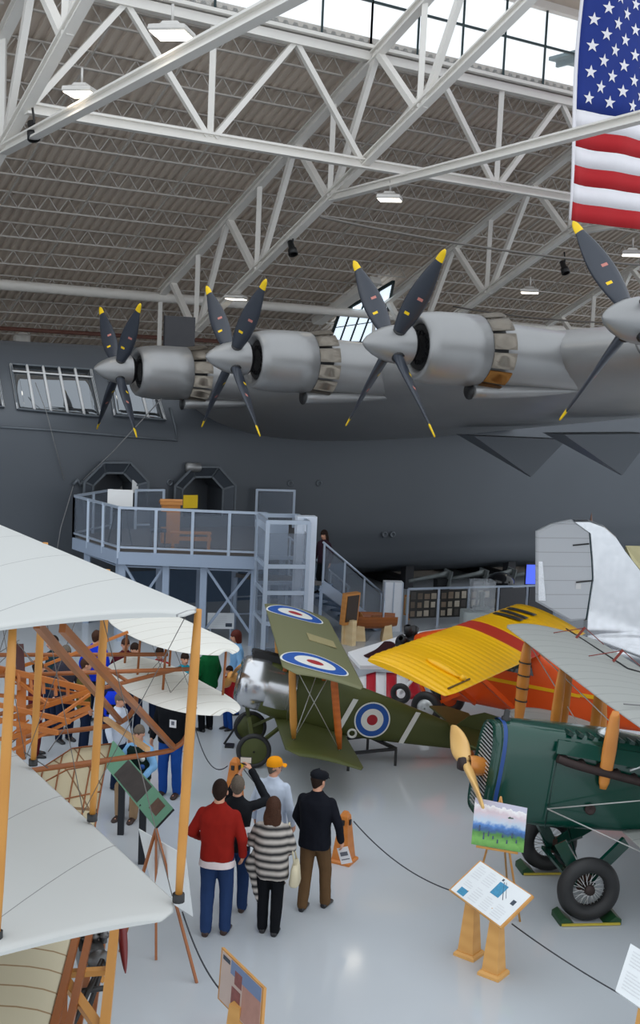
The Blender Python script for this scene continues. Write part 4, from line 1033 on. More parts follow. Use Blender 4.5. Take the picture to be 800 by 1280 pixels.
for sy, pxy in ((-1, (523, 887)), (1, (569, 881))):
    c_ = V((.5, yc+sy*.52, .33))
    mb = wheel_mesh(.33, .085, 40); mb.v = [v+c_ for v in mb.v]; wh = yp.l('wheel', mb, RUB)
    mb = MB().lathe(c_-V((0, .08, 0)), (0, 1, 0), [(0, .02), (-.0, .05), (.02, .17), (.05, .20), (.12, .20), (.16, .02)], 30); yp.l('wheel_disc', mb, CHROME if sy < 0 else ORG, wh)
    for dx in (-.15, .55): yp.l('gear_leg', MB().bar(c_+V((0, .1*-sy, 0)), (c_.x+dx*1.3, yc+sy*.42, .75), .06, .06), ORG)
    for dx in (.05, .9): yp.l('wing_strut', MB().bar((fx+.3+dx, yc+sy*.45, .6), (fx+.35+dx, yc+sy*2.4, WZ-.42), .05, .09), ORG)
yp.l('tail_fin', MB().prism([(fx+5.6, yc-.02, 1.2), (fx+6.3, yc-.02, 2.0), (fx+7.0, yc-.02, 1.9), (fx+7.0, yc-.02, .95), (fx+5.8, yc-.02, 1.0)], (0, .04, 0)), ORG)
yp.l('tail_wheel', MB().bar((fx+6.5, yc, .95), (fx+6.6, yc, 0), .06), RUB)
# ================================================================ little white and red racer behind
WPT = mat('racer_white', rgb(226, 226, 228), .3, 0, .03); RPT = mat('racer_red', rgb(176, 22, 40), .35)
r0 = atz(492, 872, 0)
ra = T('white_racer', (2.35, 26.2, 0), 'small white racing biplane with red stripes, half hidden behind the yellow wing', 'aeroplane', R=frame((.93, -.36, 0)))
def rloc(px, py, Y): return ra.I@at(px, py, Y)
# lower wing tip with dark ellipse, stripes as wing panels
P_ = [rloc(435, 815, 25.2), rloc(497, 796, 26.0), rloc(530, 800, 26.0), rloc(480, 832, 25.0), rloc(450, 832, 24.9)]
ra.l('left_wing', MB().prism(P_, (0, 0, -.08)), WPT)
mb = MB(); c_ = rloc(474, 813, 25.45)+V((0, 0, .012)); u_ = (rloc(494, 806, 25.7)-rloc(454, 820, 25.2))*.5; v_ = (rloc(480, 824, 25.2)-rloc(470, 803, 25.8))*.38
mb.add([c_]+[c_+u_*math.cos(2*PI*k/20)+v_*math.sin(2*PI*k/20)+V((0, 0, .01)) for k in range(20)], [(0, 1+k, 1+(k+1) % 20) for k in range(20)]); ra.l('dark_wing_spot', mb, mat('spot_maroon', rgb(50, 14, 20), .4))
P_ = [rloc(505, 792, 26.3), rloc(590, 781, 27.2), rloc(596, 788, 27.0), rloc(512, 803, 26.1)]
ra.l('right_wing', MB().prism(P_, (0, 0, -.08)), WPT); 
P_ = [rloc(520, 796, 26.2)+V((0, 0, .02)), rloc(575, 786, 26.9)+V((0, 0, .02)), rloc(577, 789, 26.85)+V((0, 0, .02)), rloc(522, 800, 26.1)+V((0, 0, .02))]
ra.l('wing_stripe', MB().prism(P_, (0, 0, .01)), RPT)
ec_ = rloc(509, 812, 26.2)
ra.l('fuselage', MB().loft([[ec_+V((x, w_*math.cos(2*PI*k/16), -.05+h_*math.sin(2*PI*k/16))) for k in range(16)] for x, w_, h_ in ((-.3, .12, .12), (.1, .24, .26), (.8, .28, .32), (1.6, .2, .22), (2.4, .05, .08))], 0, True), WPT)
# striped fairing and wheel pants low down
sp_ = [rloc(443, 850, 24.6), rloc(462, 836, 25), rloc(520, 842, 25), rloc(523, 866, 24.6), rloc(478, 870, 24.5)]
mb = MB(); top = [rloc(446, 843, 24.9), rloc(470, 836, 25.1), rloc(496, 838, 25.2), rloc(526, 848, 25.2)]; bot = [rloc(446, 856, 24.5), rloc(470, 868, 24.4), rloc(496, 870, 24.4), rloc(526, 866, 24.6)]
n = 16
def sgrid(u, v):
    t = u*3; i = min(2, int(t)); f = t-i; a = top[i].lerp(top[i+1], f); b = bot[i].lerp(bot[i+1], f); return a.lerp(b, v)+V((0, 0, .03*math.sin(PI*v)-.06))
for k in range(6):
    mb.grid(lambda u, v: sgrid((k+u)/6, v), 3, 5, k % 2, True, V((0, 0, -.05)))
ra.l('striped_lower_wing', mb, [WPT, RPT])
for px, py in ((500, 880), (548, 870)):
    c_ = ra.I@atz(px, py, 0); c_.z = .22; mb = wheel_mesh(.22, .06, 24); mb.v = [v+c_ for v in mb.v]; ra.l('wheel', mb, RUB)
    ra.l('gear_leg', MB().bar(c_, ec_+V((.5, 0, -.2)), .05), WPT)
# ================================================================ silver airliner tail at the right
ALU2 = mat('polished_aluminium', (.74, .75, .77), .17, .9, .15, 5, bump=.08); RUD = linemat('rudder_fabric', rgb(204, 208, 212), rgb(170, 172, 176), [('Z', .34, .015)], .5)
t0_ = at(735, 770, 28.5)
tl_ = T('silver_airliner', (t0_.x+1.5, t0_.y+.2, 0), 'polished silver airliner tail with a pale grey rudder at the right edge', 'aeroplane', R=frame((.97, .24, 0)))
def tp(px, py): return tl_.I@atplane(px, py, t0_, tl_.M.to_3x3()@V((0, 1, 0)))
rud = [tp(*q) for q in ((670, 664), (690, 654), (714, 649), (735, 664), (738, 700), (739, 722), (735, 748), (731, 774), (712, 776), (670, 752))]
fin = [tp(*q) for q in ((714, 649), (733, 649), (752, 656), (768, 670), (780, 688), (800, 714), (860, 790), (860, 830), (730, 800), (731, 776), (735, 748), (739, 722), (738, 700), (735, 664))]
def slab(poly, th, ins=.04):
    c = sum(poly, V())/len(poly); mb = MB(); r = [[p+V((0, -th*.25, 0)) for p in poly], [p+(c-p)*ins+V((0, -th*.5, 0)) for p in poly]]
    r2 = [[p+V((0, th*.25, 0)) for p in poly], [p+(c-p)*ins+V((0, th*.5, 0)) for p in poly]]
    mb.loft([r[1], r[0], r2[0], r2[1]], 0, True, False, False); return mb
tl_.l('fin', slab(fin, .22), ALU2); ru = tl_.l('rudder', slab(rud, .16), RUD)
tl_.l('trim_tab', MB().prism([tp(*q)+V((0, -.09, 0)) for q in ((671, 701), (676, 701), (680, 750), (671, 750))], (0, -.01, 0)), ALU2, ru)
for a, b in (((714, 681), (734, 679)), ((718, 727), (738, 725))): tl_.l('hinge_slot', MB().bar(tp(*a)+V((0, -.09, 0)), tp(*b)+V((0, -.1, 0)), .02, .035), BLK, ru)
tl_.l('rudder_plate', MB().box(tp(721, 732)+V((0, -.09, 0)), (.13, .01, .13)), SIGNW, ru)
tl_.l('rudder_edge', MB().tube([tp(*q)+V((0, -.06, 0)) for q in ((735, 664), (738, 700), (739, 722), (735, 748), (731, 774))], .018, 6), mat('edge_teal', rgb(24, 60, 66), .5), ru)
tl_.l('tail_lamp', MB().lathe(tp(738, 662), (0, 0, 1), [(-.05, .05), (.15, .045), (.3, .02), (.42, .001)], 12), mat('lamp_brown', rgb(120, 84, 70), .4))
# tailplane toward the camera side and fuselage stern
c_ = tp(770, 792)
st = []
for i in range(9):
    q = i/8; st.append((-.1-2.6*q, c_.x-1.0+.5*q+.25*max(0, q-.8), 2.0-.8*q, c_.z-.02, 1-.4*q))
tl_.l('tailplane', MB().loft(wing_rings(st, .22, 0), 0, True), ALU2)
rings = []
for x, r, dz in ((-1.35, .05, .05), (-1.0, .22, .0), (-.2, .45, -.1), (1.2, .7, -.25), (3.2, .95, -.4), (5.5, 1.05, -.4)):
    rings.append([V((c_.x-.2+x, r*.85*math.cos(2*PI*k/24), c_.z-.25+dz+r*math.sin(2*PI*k/24)*.8)) for k in range(24)])
tl_.l('fuselage', MB().loft(rings, 0, True), ALU2)
tl_.l('support_jack', MB().bar((c_.x+.4, 0, 0), (c_.x+.4, 0, c_.z-.7), .2), BLK)
# pale wing tip far right, behind the silver fin
a = at(790, 700, 33); th = T('cream_wing', (a.x+1.5, a.y, 0), 'cream coloured wing tip of another aeroplane behind the silver fin', 'aeroplane', R=frame((.97, .24, 0)))
th.w('wing', MB().prism([at(782, 682, 33), at(790, 700, 32.6), at(820, 735, 32.4), at(870, 735, 32.6), at(860, 684, 33.4)], (0, .05, -.12)), mat('cream_paint', rgb(196, 186, 140), .5))
th.w('stand', MB().bar((a.x+1.5, a.y, 0), (a.x+1.5, a.y, 1.6), .15), BLK)
# ================================================================ access platform beside the hull doors
BLUEG = mat('platform_paint', rgb(150, 164, 184), .45, .1, .05, 2); ALUP = mat('railing_aluminium', rgb(176, 188, 204), .35, .4, .05, 2)
MESHP = mat('perforated_panel', rgb(120, 130, 144), .4, .1, 0, alpha=.30); DECKP = mat('platform_deck', rgb(96, 92, 90), .6)
TREAD = mat('stair_tread', rgb(100, 120, 145), .5, .2)
PZ = at(148, 690, 28.4).z
pa = T('access_platform', (at(150, 700, 28.5).x, 29.5, 0), 'pale blue raised steel visitor platform with clear railings at the hull doors', 'platform')
LX_ = V((.985, .17, 0)); 
c0 = atz(148, 690, PZ); c1 = atz(331, 697, PZ)          # front edge
cl0 = atz(92, 672, PZ)                                     # far left corner of the angled end
hullL = fb.M@V((-.1, -3.12, PZ)); hullR = fb.M@V((6.2, -3.12, PZ))
deckp = [c0, c1, V((hullR.x, hullR.y, PZ)), V((hullL.x, hullL.y, PZ)), cl0]
pa.w('deck', MB().prism([p-V((0, 0, .14)) for p in deckp], (0, 0, .14)), DECKP)
pa.w('edge_beam', MB().bar(c0-V((0, 0, .14)), c1-V((0, 0, .14)), .08, .3).bar(cl0-V((0, 0, .14)), c0-V((0, 0, .14)), .08, .3), BLUEG)
RH = 1.07
def rail(a, b, n, panel=True):
    a, b = V(a), V(b)
    pa.w('top_rail', MB().bar(a+V((0, 0, RH)), b+V((0, 0, RH)), .06, .06), ALUP)
    pa.w('bottom_rail', MB().bar(a+V((0, 0, .12)), b+V((0, 0, .12)), .04, .05), ALUP)
    for i in range(n+1 if panel else n):
        p = a.lerp(b, i/n); pa.w('railing_post', MB().bar(p-V((0, 0, .15)), p+V((0, 0, RH+.02)), .07, .07), ALUP)
    for i in range(n):
        p, q = a.lerp(b, i/n), a.lerp(b, (i+1)/n); d = (q-p); n_ = d.cross(V((0, 0, 1))).normalized()*.008
        pa.w('railing_panel', MB().prism([p+d*.05+V((0, 0, .16)), p+d*.95+V((0, 0, .16)), p+d*.95+V((0, 0, RH-.05)), p+d*.05+V((0, 0, RH-.05))], n_), MESHP)
rail(c0, c1, 4); rail(cl0, c0, 3, False)
bk = [fb.M@V((x, -3.25, PZ)) for x in (.55, 1.35)]; rail(bk[0], bk[1], 1)
bk = [fb.M@V((4.15, -3.3, PZ)) , fb.M@V((5.2, -3.6, PZ)), fb.M@V((6.2, -4.2, PZ))]; rail(bk[0], bk[1], 1)
rail(cl0, V((hullL.x, hullL.y, PZ)), 2)
for i, (px, py) in enumerate(((198, 697), (252, 697), (305, 697), (66+0, 672), (133, 688), (92, 672))):
    pass
legs = [c0.lerp(c1, t)+V((0, .25, 0)) for t in (.02, .32, .58, .93)]+[cl0.lerp(c0, .1)+V((.2, .3, 0)), cl0.lerp(c0, .9)+V((.1, .3, 0))]
legs += [p+V((.6, 2.2, 0)) for p in legs[:4]]
for p in legs: pa.w('support_leg', MB().ibeam((p.x, p.y, 0), (p.x, p.y, PZ-.14), .16, .16, .03), BLUEG)
for a, b in ((legs[0], legs[1]), (legs[2], legs[3])):
    pa.w('cross_brace', MB().bar((a.x, a.y-.06, PZ-.25), (b.x, b.y-.06, .25), .06).bar((a.x, a.y+.06, .25), (b.x, b.y+.06, PZ-.25), .06), BLUEG)
pa.w('under_beam', MB().ibeam(legs[0]+V((0, 0, -.28)), legs[3]+V((0, 0, -.28)), .14, .22, .03).ibeam(legs[4]+V((0, 0, -.28)), legs[5]+V((0, 0, -.28)), .14, .3, .03), BLUEG)
# low blue plinth wall under the hull behind the platform
# stairs going down to the right
s0 = at(402, 727, 29.2); s1 = atz(476, 787, 0.0); LZ_ = s0.z
sd = (s1-s0); sn = V((sd.x, sd.y, 0)).normalized(); sw_ = V((-sn.y, sn.x, 0))*1.1
st_ = T('access_stair', (s1.x, s1.y, 0), 'blue-grey steel stair with glazed railing descending to the right of the platform', 'stair')
st_.w('stringer', MB().bar(s0-V((0, 0, .1)), s1+V((0, 0, .02)), .06, .28), BLUEG)
st_.w('stringer', MB().bar(s0+sw_-V((0, 0, .1)), s1+sw_+V((0, 0, .02)), .06, .28), BLUEG)
for i in range(8):
    p = s0.lerp(s1, (i+.5)/8); st_.w('tread', MB().prism([p, p+sn*.3, p+sn*.3+sw_, p+sw_], (0, 0, -.04)), TREAD)
for off in (V(), sw_):
    st_.w('hand_rail', MB().tube([s0+off+V((0, 0, .98)), s1+off+V((0, 0, .98))], .03, 8), ALUP)
    for t in (.02, .35, .68, .98): 
        p = s0.lerp(s1, t)+off; st_.w('railing_post', MB().bar(p, p+V((0, 0, 1.0)), .05), ALUP)
    st_.w('railing_panel', MB().prism([s0+off+V((0, 0, .12)), s1+off+V((0, 0, .12)), s1+off+V((0, 0, .9)), s0+off+V((0, 0, .9))], sw_.normalized()*.008), MESHP)
la = V((s0.x-1.3, s0.y, LZ_)); st_.w('landing', MB().prism([la-V((0, 0, .1)), s0-V((0, 0, .1)), s0+sw_-V((0, 0, .1)), la+sw_-V((0, 0, .1))], (0, 0, .1)), DECKP)
for i in range(4): st_.w('tread', MB().box((la.x-.15-.25*i, la.y+.6, LZ_+.14*(i+1)), (.27, 1.05, .04)), TREAD)
for q in (la, s0, la+sw_, s0+sw_): st_.w('landing_post', MB().bar((q.x, q.y, 0), q-V((0, 0, .1)), .08), BLUEG)
# ---- wheelchair lift tower
lt0 = V((at(352, 700, 27.2).x, 27.2, 0)); ltR = frame((.975, .22, 0))
lt = T('lift_tower', lt0, 'pale blue framed wheelchair lift tower with glass panels beside the platform', 'lift', R=ltR)
w2, d2, hL = .47, .62, 3.35
for x in (-w2, w2):
    for y in (-d2, d2): lt.l('tower_post', MB().bar((x, y, 0), (x, y, hL), .09, .09), ALUP)
for z in (.15, 1.05, 1.75, 2.35, hL):
    mb = MB()
    for x in (-w2, w2): mb.bar((x, -d2, z), (x, d2, z), .06, .09)
    lt.l('tower_rail', mb.bar((-w2, -d2, z), (w2, -d2, z), .06, .09).bar((-w2, d2, z), (w2, d2, z), .06, .09), ALUP)
for x in (-w2, w2): lt.l('glass_panel', MB().box((x, 0, 1.5), (.01, 2*d2-.1, hL-.15)), MESHP)
lt.l('glass_panel', MB().box((0, -d2, 1.5), (2*w2-.1, .01, hL-.15)), MESHP)
lt.l('mast_cover', MB().box((w2+.06, .0, 1.7), (.46, .3, 3.45)).box((w2+.06, -.16, 1.7), (.18, .04, 3.4)), mat('mast_white', rgb(214, 222, 234), .4))
lt.l('gate', MB().box((0.12, -d2-.05, 1.05), (1.0, .04, .09)).box((.3, -d2-.1, 1.12), (.18, .06, .05)), ALUP)
lt.l('car_floor', MB().box((0, 0, .12), (2*w2-.1, 2*d2-.1, .1)), DECKP)
lt.l('control_pedestal', MB().box((.1, -d2-.22, .45), (.42, .28, .9)).box((.1, -d2-.22, .93), (.46, .32, .06), Matrix.Rotation(.15, 3, 'X')), SIGNW)
lt.l('upper_gate', MB().box((-.05, d2+.5, 2.7), (.8, .04, .95)).box((-.05, d2+.5, 2.7), (.7, .05, .85)), ALUP)
# white cabinet right of the stairs
q0 = atz(489, 788, 0); q0.y -= .15; th = T('white_cabinet', q0, 'tall white ribbed panel cabinet standing at the foot of the stair', 'cabinet', R=frame((.985, .1, 0)))
th.l('body', MB().box((0, .15, .66), (.50, .3, 1.32)), mat('cabinet_white', rgb(222, 226, 232), .5))
for x in (-.24, .0, .24): th.l('panel_rib', MB().box((x, -.01, .66), (.03, .03, 1.32)), ALUP)
# black rail at Camel wheel with white railing
q0 = atz(300, 800, 0); a, b = atz(290, 792, 0), atz(328, 790, 0)
th = T('white_guard_rail', a, 'white tubular guard rail in front of the platform legs', 'railing')
th.w('tube_frame', MB().tube([a, a+V((0, 0, .95)), b+V((0, 0, .95)), b], .028, 8).tube([a+V((0, 0, .5)), b+V((0, 0, .5))], .024, 8), ALUP)
# things on the platform
OAK = wavemat('oak', rgb(206, 140, 72), rgb(190, 122, 58), 'Z', 2.5, .45, dist=4)
OAKL = wavemat('oak_light', rgb(222, 168, 96), rgb(206, 148, 78), 'Z', 2.0, .45, dist=4)
q0 = atz(212, 678, PZ+.01); 
th = T('wooden_lectern', q0, 'tall oak lectern standing on the visitor platform', 'lectern', R=frame((.98, .2, 0)))
th.l('cabinet', MB().box((0, 0, .5), (.46, .4, 1.0)), OAK)
th.l('slanted_top', MB().box((0, 0, 1.06), (.56, .48, .05), Matrix.Rotation(-.22, 3, 'X')).box((0, -.22, 1.05), (.56, .03, .12)), OAK)
q1 = atz(238, 686, PZ+.01)
th = T('wooden_bench', q1, 'low oak slatted bench on the platform in front of the lectern', 'bench', R=frame((.985, .17, 0)))
th.l('seat', MB().box((0, 0, .40), (1.0, .3, .04)), OAK); th.l('back_slat', MB().box((0, -.13, .27), (1.0, .03, .10)), OAK)
for x in (-.44, .44): th.l('leg', MB().box((x, 0, .19), (.07, .28, .38)), OAK)
q2 = atz(197, 684, PZ+.01)
th = T('dark_chair', q2, 'small dark chair beside the oak lectern on the platform', 'chair', R=frame((.985, .17, 0)))
th.l('seat', MB().box((0, 0, .42), (.4, .38, .05)), mat('chair_dark', rgb(50, 60, 72), .6)); th.l('backrest', MB().box((.0, .19, .68), (.4, .04, .38)), MATS['chair_dark'])
for x in (-.17, .17):
    for y in (-.16, .16): th.l('leg', MB().bar((x, y, 0), (x, y, .42), .025), BLK)
q3 = atz(150, 680, PZ+.01)
th = T('sign_easel', q3, 'white notice board on a black easel at the left end of the platform', 'easel', R=frame((.985, .1, 0)))
for a, b in (((-.3, -.12, 0), (0, 0, 1.45)), ((.3, -.12, 0), (0, 0, 1.45)), ((0, .35, 0), (0, 0, 1.4))): th.l('leg', MB().tube([a, b], .015, 6), BLK)
th.l('board', MB().box((-.02, -.06, 1.16), (.62, .03, .42), Matrix.Rotation(-.08, 3, 'X')), SIGNW)
# ================================================================ exhibits under and beside the hull
DGREY = mat('dark_machine', rgb(40, 42, 44), .5, .4, .2, 5); LGREY = mat('grey_machine', rgb(128, 134, 134), .5, .3, .1, 4)
for i, (px, Yd) in enumerate(((540, 35.4), (585, 35.9), (620, 36.3), (655, 36.8))):
    p = at(px, 735, Yd); th = T('museum_gun', (p.x, Yd, 0), ['grey-green gun barrel exhibit under the hull, leftmost of its row', 'grey-green gun barrel exhibit under the hull, second from the left', 'grey-green gun barrel exhibit under the hull, third from the left', 'grey-green gun barrel exhibit under the hull, nearest the rudder'][i], 'gun', 'guns under the hull', R=frame((.95, .3, 0)))
    th.l('barrel', MB().tube([(-.75, 0, .68), (.2, 0, .84), (.5, 0, .88)], [.05, .07, .11], 10), LGREY); th.l('mount', MB().box((.3, 0, .45), (.4, .3, .6)).bar((.3, 0, .3), (-.2, 0, 0), .1).bar((.3, 0, .3), (.8, 0, 0), .1), DGREY)
    th.l('shield', MB().prism([(.4, -.3, .5), (.5, -.3, 1.0), (.5, .3, 1.0), (.4, .3, .5)], (.03, 0, 0)), LGREY)
# balustrade with photographs
b0, b1 = atz(508, 783, 0), atz(692, 776, 0)
bd = T('photo_balustrade', b0, 'glass display balustrade with old photographs in front of the dark hull', 'display')
n = 5
for i in range(n+1):
    p = b0.lerp(b1, i/n); bd.w('post', MB().bar(p, p+V((0, 0, 1.03)), .06), ALUP)
bd.w('top_rail', MB().bar(b0+V((0, 0, 1.03)), b1+V((0, 0, 1.03)), .07, .05), ALUP)
ph = [mat('photo_%d' % k, c, .5, 0, .35, 9) for k, c in enumerate((rgb(120, 104, 88), rgb(70, 66, 62), rgb(150, 140, 124), rgb(96, 84, 72), rgb(176, 166, 150)))]
PNB = mat('panel_black', rgb(40, 38, 36), .35)
for i in range(n):
    a, b = b0.lerp(b1, (i+.06)/n), b0.lerp(b1, (i+.94)/n); d = b-a; nn = V((d.y, -d.x, 0)).normalized()
    if i in (0, 2, 1):
        pn = bd.w('photo_panel', MB().prism([a+V((0, 0, .22)), b+V((0, 0, .22)), b+V((0, 0, .98)), a+V((0, 0, .98))], nn*.02), PNB)
        for r in range(3):
            for c in range(4):
                p = a+d*((c+.12)/4)+V((0, 0, .27+r*.235))+nn*.022; q = d/4*rnd.uniform(.6, .78); h = V((0, 0, rnd.uniform(.14, .2)))
                bd.w('photograph', MB().prism([p, p+q, p+q+h, p+h], nn*.006), ph[(i*7+r*3+c*2) % 5], pn)
    else: bd.w('plain_panel', MB().prism([a+V((0, 0, .1)), b+V((0, 0, .1)), b+V((0, 0, .98)), a+V((0, 0, .98))], nn*.02), mat('panel_grey', rgb(70, 70, 74), .4))
q0 = atz(510, 781, 0)
# framed notice at the foot of balustrade
p = atz(511, 775, 0); th = T('framed_notice', p, 'small framed cream notice standing by the white cabinet', 'sign', R=frame((.98, .1, 0)))
th.l('frame', MB().box((0, 0, .42), (.32, .04, .56)), OAK); th.l('sheet', MB().box((0, -.025, .42), (.26, .01, .48)), mat('cream_paper', rgb(196, 180, 150), .7, 0, .15, 14)); th.l('leg', MB().box((0, .02, .08), (.06, .03, .16)), OAK)
# glass vitrine and grey pedestal
p = atz(596, 790, 0); p = V((p.x, p.y, 0))
th = T('glass_vitrine', p, 'clear acrylic vitrine on a rounded pale grey pedestal behind the yellow wing', 'display case', R=frame((.98, .15, 0)))
th.l('pedestal', MB().loft([[V((.45*q.x, .3*q.y, z)) for q in [V((math.copysign(abs(math.cos(a))**.35, math.cos(a)), math.copysign(abs(math.sin(a))**.35, math.sin(a)))) for a in [2*PI*k/24 for k in range(24)]]] for z in (0, .55, .58)], 0, True, sm=False), mat('pedestal_grey', rgb(176, 184, 184), .5))
th.l('case', MB().box((0.08, 0, 1.0), (.60, .44, .82)), mat('acrylic', (.75, .8, .85), .04, 0, 0, alpha=.28, spec=.8))
th.l('model', MB().box((.08, 0, .66), (.4, .26, .08)).lathe((.08, 0, .7), (0, 0, 1), [(0, .09), (.2, .06), (.36, .1), (.4, .001)], 10), LGREY)
p = atz(624, 762, 0); th = T('dark_helmet_dome', p, 'black glossy dome exhibit right of the clear vitrine', 'exhibit')
th.l('dome', MB().lathe((0, 0, .80), (0, 0, 1), [(0, .40), (.1, .40), (.2, .34), (.29, .2), (.32, .001)], 20), mat('gloss_black', (.01, .01, .012), .1)); th.l('plinth', MB().box((0, 0, .40), (.6, .5, .8)), DGREY)
p = at(665, 718, 35.2); th = T('video_screen', (p.x, 35.2, 0), 'glowing blue video screen beside the grey rudder', 'screen', R=frame((.97, .2, 0)))
th.l('stand', MB().bar((0, .05, 0), (0, .05, p.z-.25), .1), BLK); th.l('bezel', MB().box((0, .03, p.z), (.42, .05, .66)), BLK)
th.l('display', MB().box((0, 0, p.z), (.36, .012, .58)), mat('screen_blue', (.02, .03, .2), .2, 0, 0, emit=(.08, .14, .9), es=1.2))
# ---- wooden open cockpit exhibit with upright panel
p = atz(436, 806, 0); th = T('wooden_display_post', p, 'light wooden post holding a framed dark panel left of the wooden cockpit', 'display', R=frame((.70, -.71, 0)))
PINE = wavemat('pine', rgb(232, 206, 160), rgb(220, 188, 136), 'Z', 1.5, .5, dist=3)
th.l('post', MB().box((0, 0, .32), (.34, .14, .64)).box((-.13, -.02, .32), (.06, .2, .64)), PINE)
th.l('frame', MB().box((-.02, 0, .92), (.14, .50, .80), Matrix.Rotation(.08, 3, 'Y')), OAK); th.l('picture', MB().box((.06, 0, .93), (.02, .40, .66), Matrix.Rotation(.08, 3, 'Y')), mat('picture_dark', rgb(56, 40, 30), .3, 0, .4, 6))
p = atz(466, 800, 0); th = T('wooden_cockpit', p, 'open varnished wooden boat-shaped cockpit shell on pale trestles', 'exhibit', R=frame((.985, .1, 0)))
rings = []
for i in range(9):
    q = i/8; x = -.62+1.2*q; w_ = .16+.18*math.sin(PI*(.25+.6*q)); h = .24+.12*math.sin(PI*(.2+.7*q)); rings.append([V((x, w_*math.cos(a), .66+h*math.sin(a))) for a in [PI+PI*k/12 for k in range(13)]])
th.l('shell', MB().loft(rings, 0, False, ring_closed=False), wavemat('mahogany', rgb(160, 92, 40), rgb(130, 66, 26), 'Z', 3, .3, dist=3))
th.l('bulkhead', MB().prism([rings[2][k] for k in range(13)], (.02, 0, 0)), OAK); th.l('seat', MB().box((.1, 0, .58), (.28, .34, .06)), SPRD)
for x in (-.35, .35): th.l('trestle', MB().prism([(x-.14, -.2, 0), (x+.14, -.2, 0), (x+.08, -.2, .5), (x-.08, -.2, .5)], (0, .4, 0)), PINE)
th.l('roll_bar', MB().tube(catmull([(.2, -.25, .6), (.22, -.2, 1.0), (.24, .0, 1.02), (.26, .2, .6)], 5), .02, 6), ALUP)
# ================================================================ people
SKIN = mat('skin', rgb(205, 150, 122), .5, 0, .05, 12); LIPS = mat('lips', rgb(150, 80, 74), .5); EYEM = mat('eye_dark', (.02, .015, .012), .2)
def cloth(name, c, rough=.8, var=.14): return mat(name, c, rough, 0, var, 9, bump=.25, spec=.12)
def remesh(mb, name, mats, parent, vox, smooth=4, wr=0., seed=0.):
    me = bpy.data.meshes.new('tmp'); me.from_pydata([tuple(v) for v in mb.v], [], mb.f)
    b = bmesh.new(); b.from_mesh(me); bmesh.ops.recalc_face_normals(b, faces=b.faces); b.to_mesh(me); b.free()
    o = bpy.data.objects.new('tmp', me); col.objects.link(o)
    r = o.modifiers.new('r', 'REMESH'); r.mode = 'VOXEL'; r.voxel_size = vox
    if smooth: s = o.modifiers.new('s', 'SMOOTH'); s.factor = .5; s.iterations = smooth
    dg = bpy.context.evaluated_depsgraph_get(); dg.update()
    m2 = bpy.data.meshes.new_from_object(o.evaluated_get(dg)); bpy.data.objects.remove(o); bpy.data.meshes.remove(me)
    m2.name = name; m2.materials.clear()
    for M in (mats if isinstance(mats, (list, tuple)) else [mats]): m2.materials.append(M)
    if wr:
        for v in m2.vertices:
            c = v.co; d = mnoise.noise(V((c.x*9+seed, c.y*9, c.z*5)))*wr+mnoise.noise(V((c.x*22, c.y*22+seed, c.z*13)))*wr*.4; v.co = c+v.normal*d
    m2.polygons.foreach_set('use_smooth', [True]*len(m2.polygons)); m2.polygons.foreach_set('material_index', [0]*len(m2.polygons)); m2.update()
    q = bpy.data.objects.new(name, m2); col.objects.link(q); q.parent = parent; return q
def cap(mb, a, b, ra, rb, n=10, fl=1.):
    """tapered capsule"""
    a, b = V(a), V(b); d = b-a; L = d.length
    if L < 1e-6: return mb.ball(a, ra, n)
    d /= L; pts, rs = [], []
    for t in (-1, -.8, -.45, 0): pts.append(a+d*(ra*t)); rs.append(max(ra*math.sqrt(max(0, 1-t*t)), ra*.05))
    for t in (0, .45, .8, 1): pts.append(b+d*(rb*t)); rs.append(max(rb*math.sqrt(max(0, 1-t*t)), rb*.05))
    return mb.tube(pts, rs, n, flat=fl)
def chain(mb, pts, rs, n=10):
    for i in range(len(pts)-1): cap(mb, pts[i], pts[i+1], rs[i], rs[i+1], n)
    return mb
def ell(mb, z, rx, ry, cx=0, cy=0, n=20, e=2.4): return [V((cx+rx*math.copysign(abs(math.cos(a))**(2/e), math.cos(a)), cy+ry*math.copysign(abs(math.sin(a))**(2/e), math.sin(a)), z)) for a in [2*PI*k/n for k in range(n)]]
def hand(mb, wr_, d, inn, s, curl=.35):
    """palm, four unequal fingers and a thumb; d along the hand, inn towards the palm side"""
    d = V(d).normalized(); inn = (V(inn)-d*V(inn).dot(d)).normalized(); w = d.cross(inn)
    for k in (-1, 0, 1): cap(mb, wr_+w*(k*.010*s), wr_+d*(.085*s)+w*(k*.022*s), .018*s, .015*s, 8)
    for k, L in ((-1.5, .062), (-.5, .078), (.5, .082), (1.5, .072)):
        a = wr_+d*(.088*s)+w*(k*.0205*s); b = a+(d*math.cos(curl)+inn*math.sin(curl))*(L*.5*s); c = b+(d*math.cos(curl*2.4)+inn*math.sin(curl*2.4))*(L*.5*s)
        chain(mb, [a-d*.02*s, a, b, c], [.0105*s, .0105*s, .0095*s, .008*s], 7)
    a = wr_+d*(.03*s)+w*(.026*s); b = a+(d*.75+w*.6+inn*.3).normalized()*.045*s; c = b+(d*.95+w*.15+inn*.3).normalized()*.032*s
    chain(mb, [a, b, c], [.014*s, .012*s, .010*s], 7)
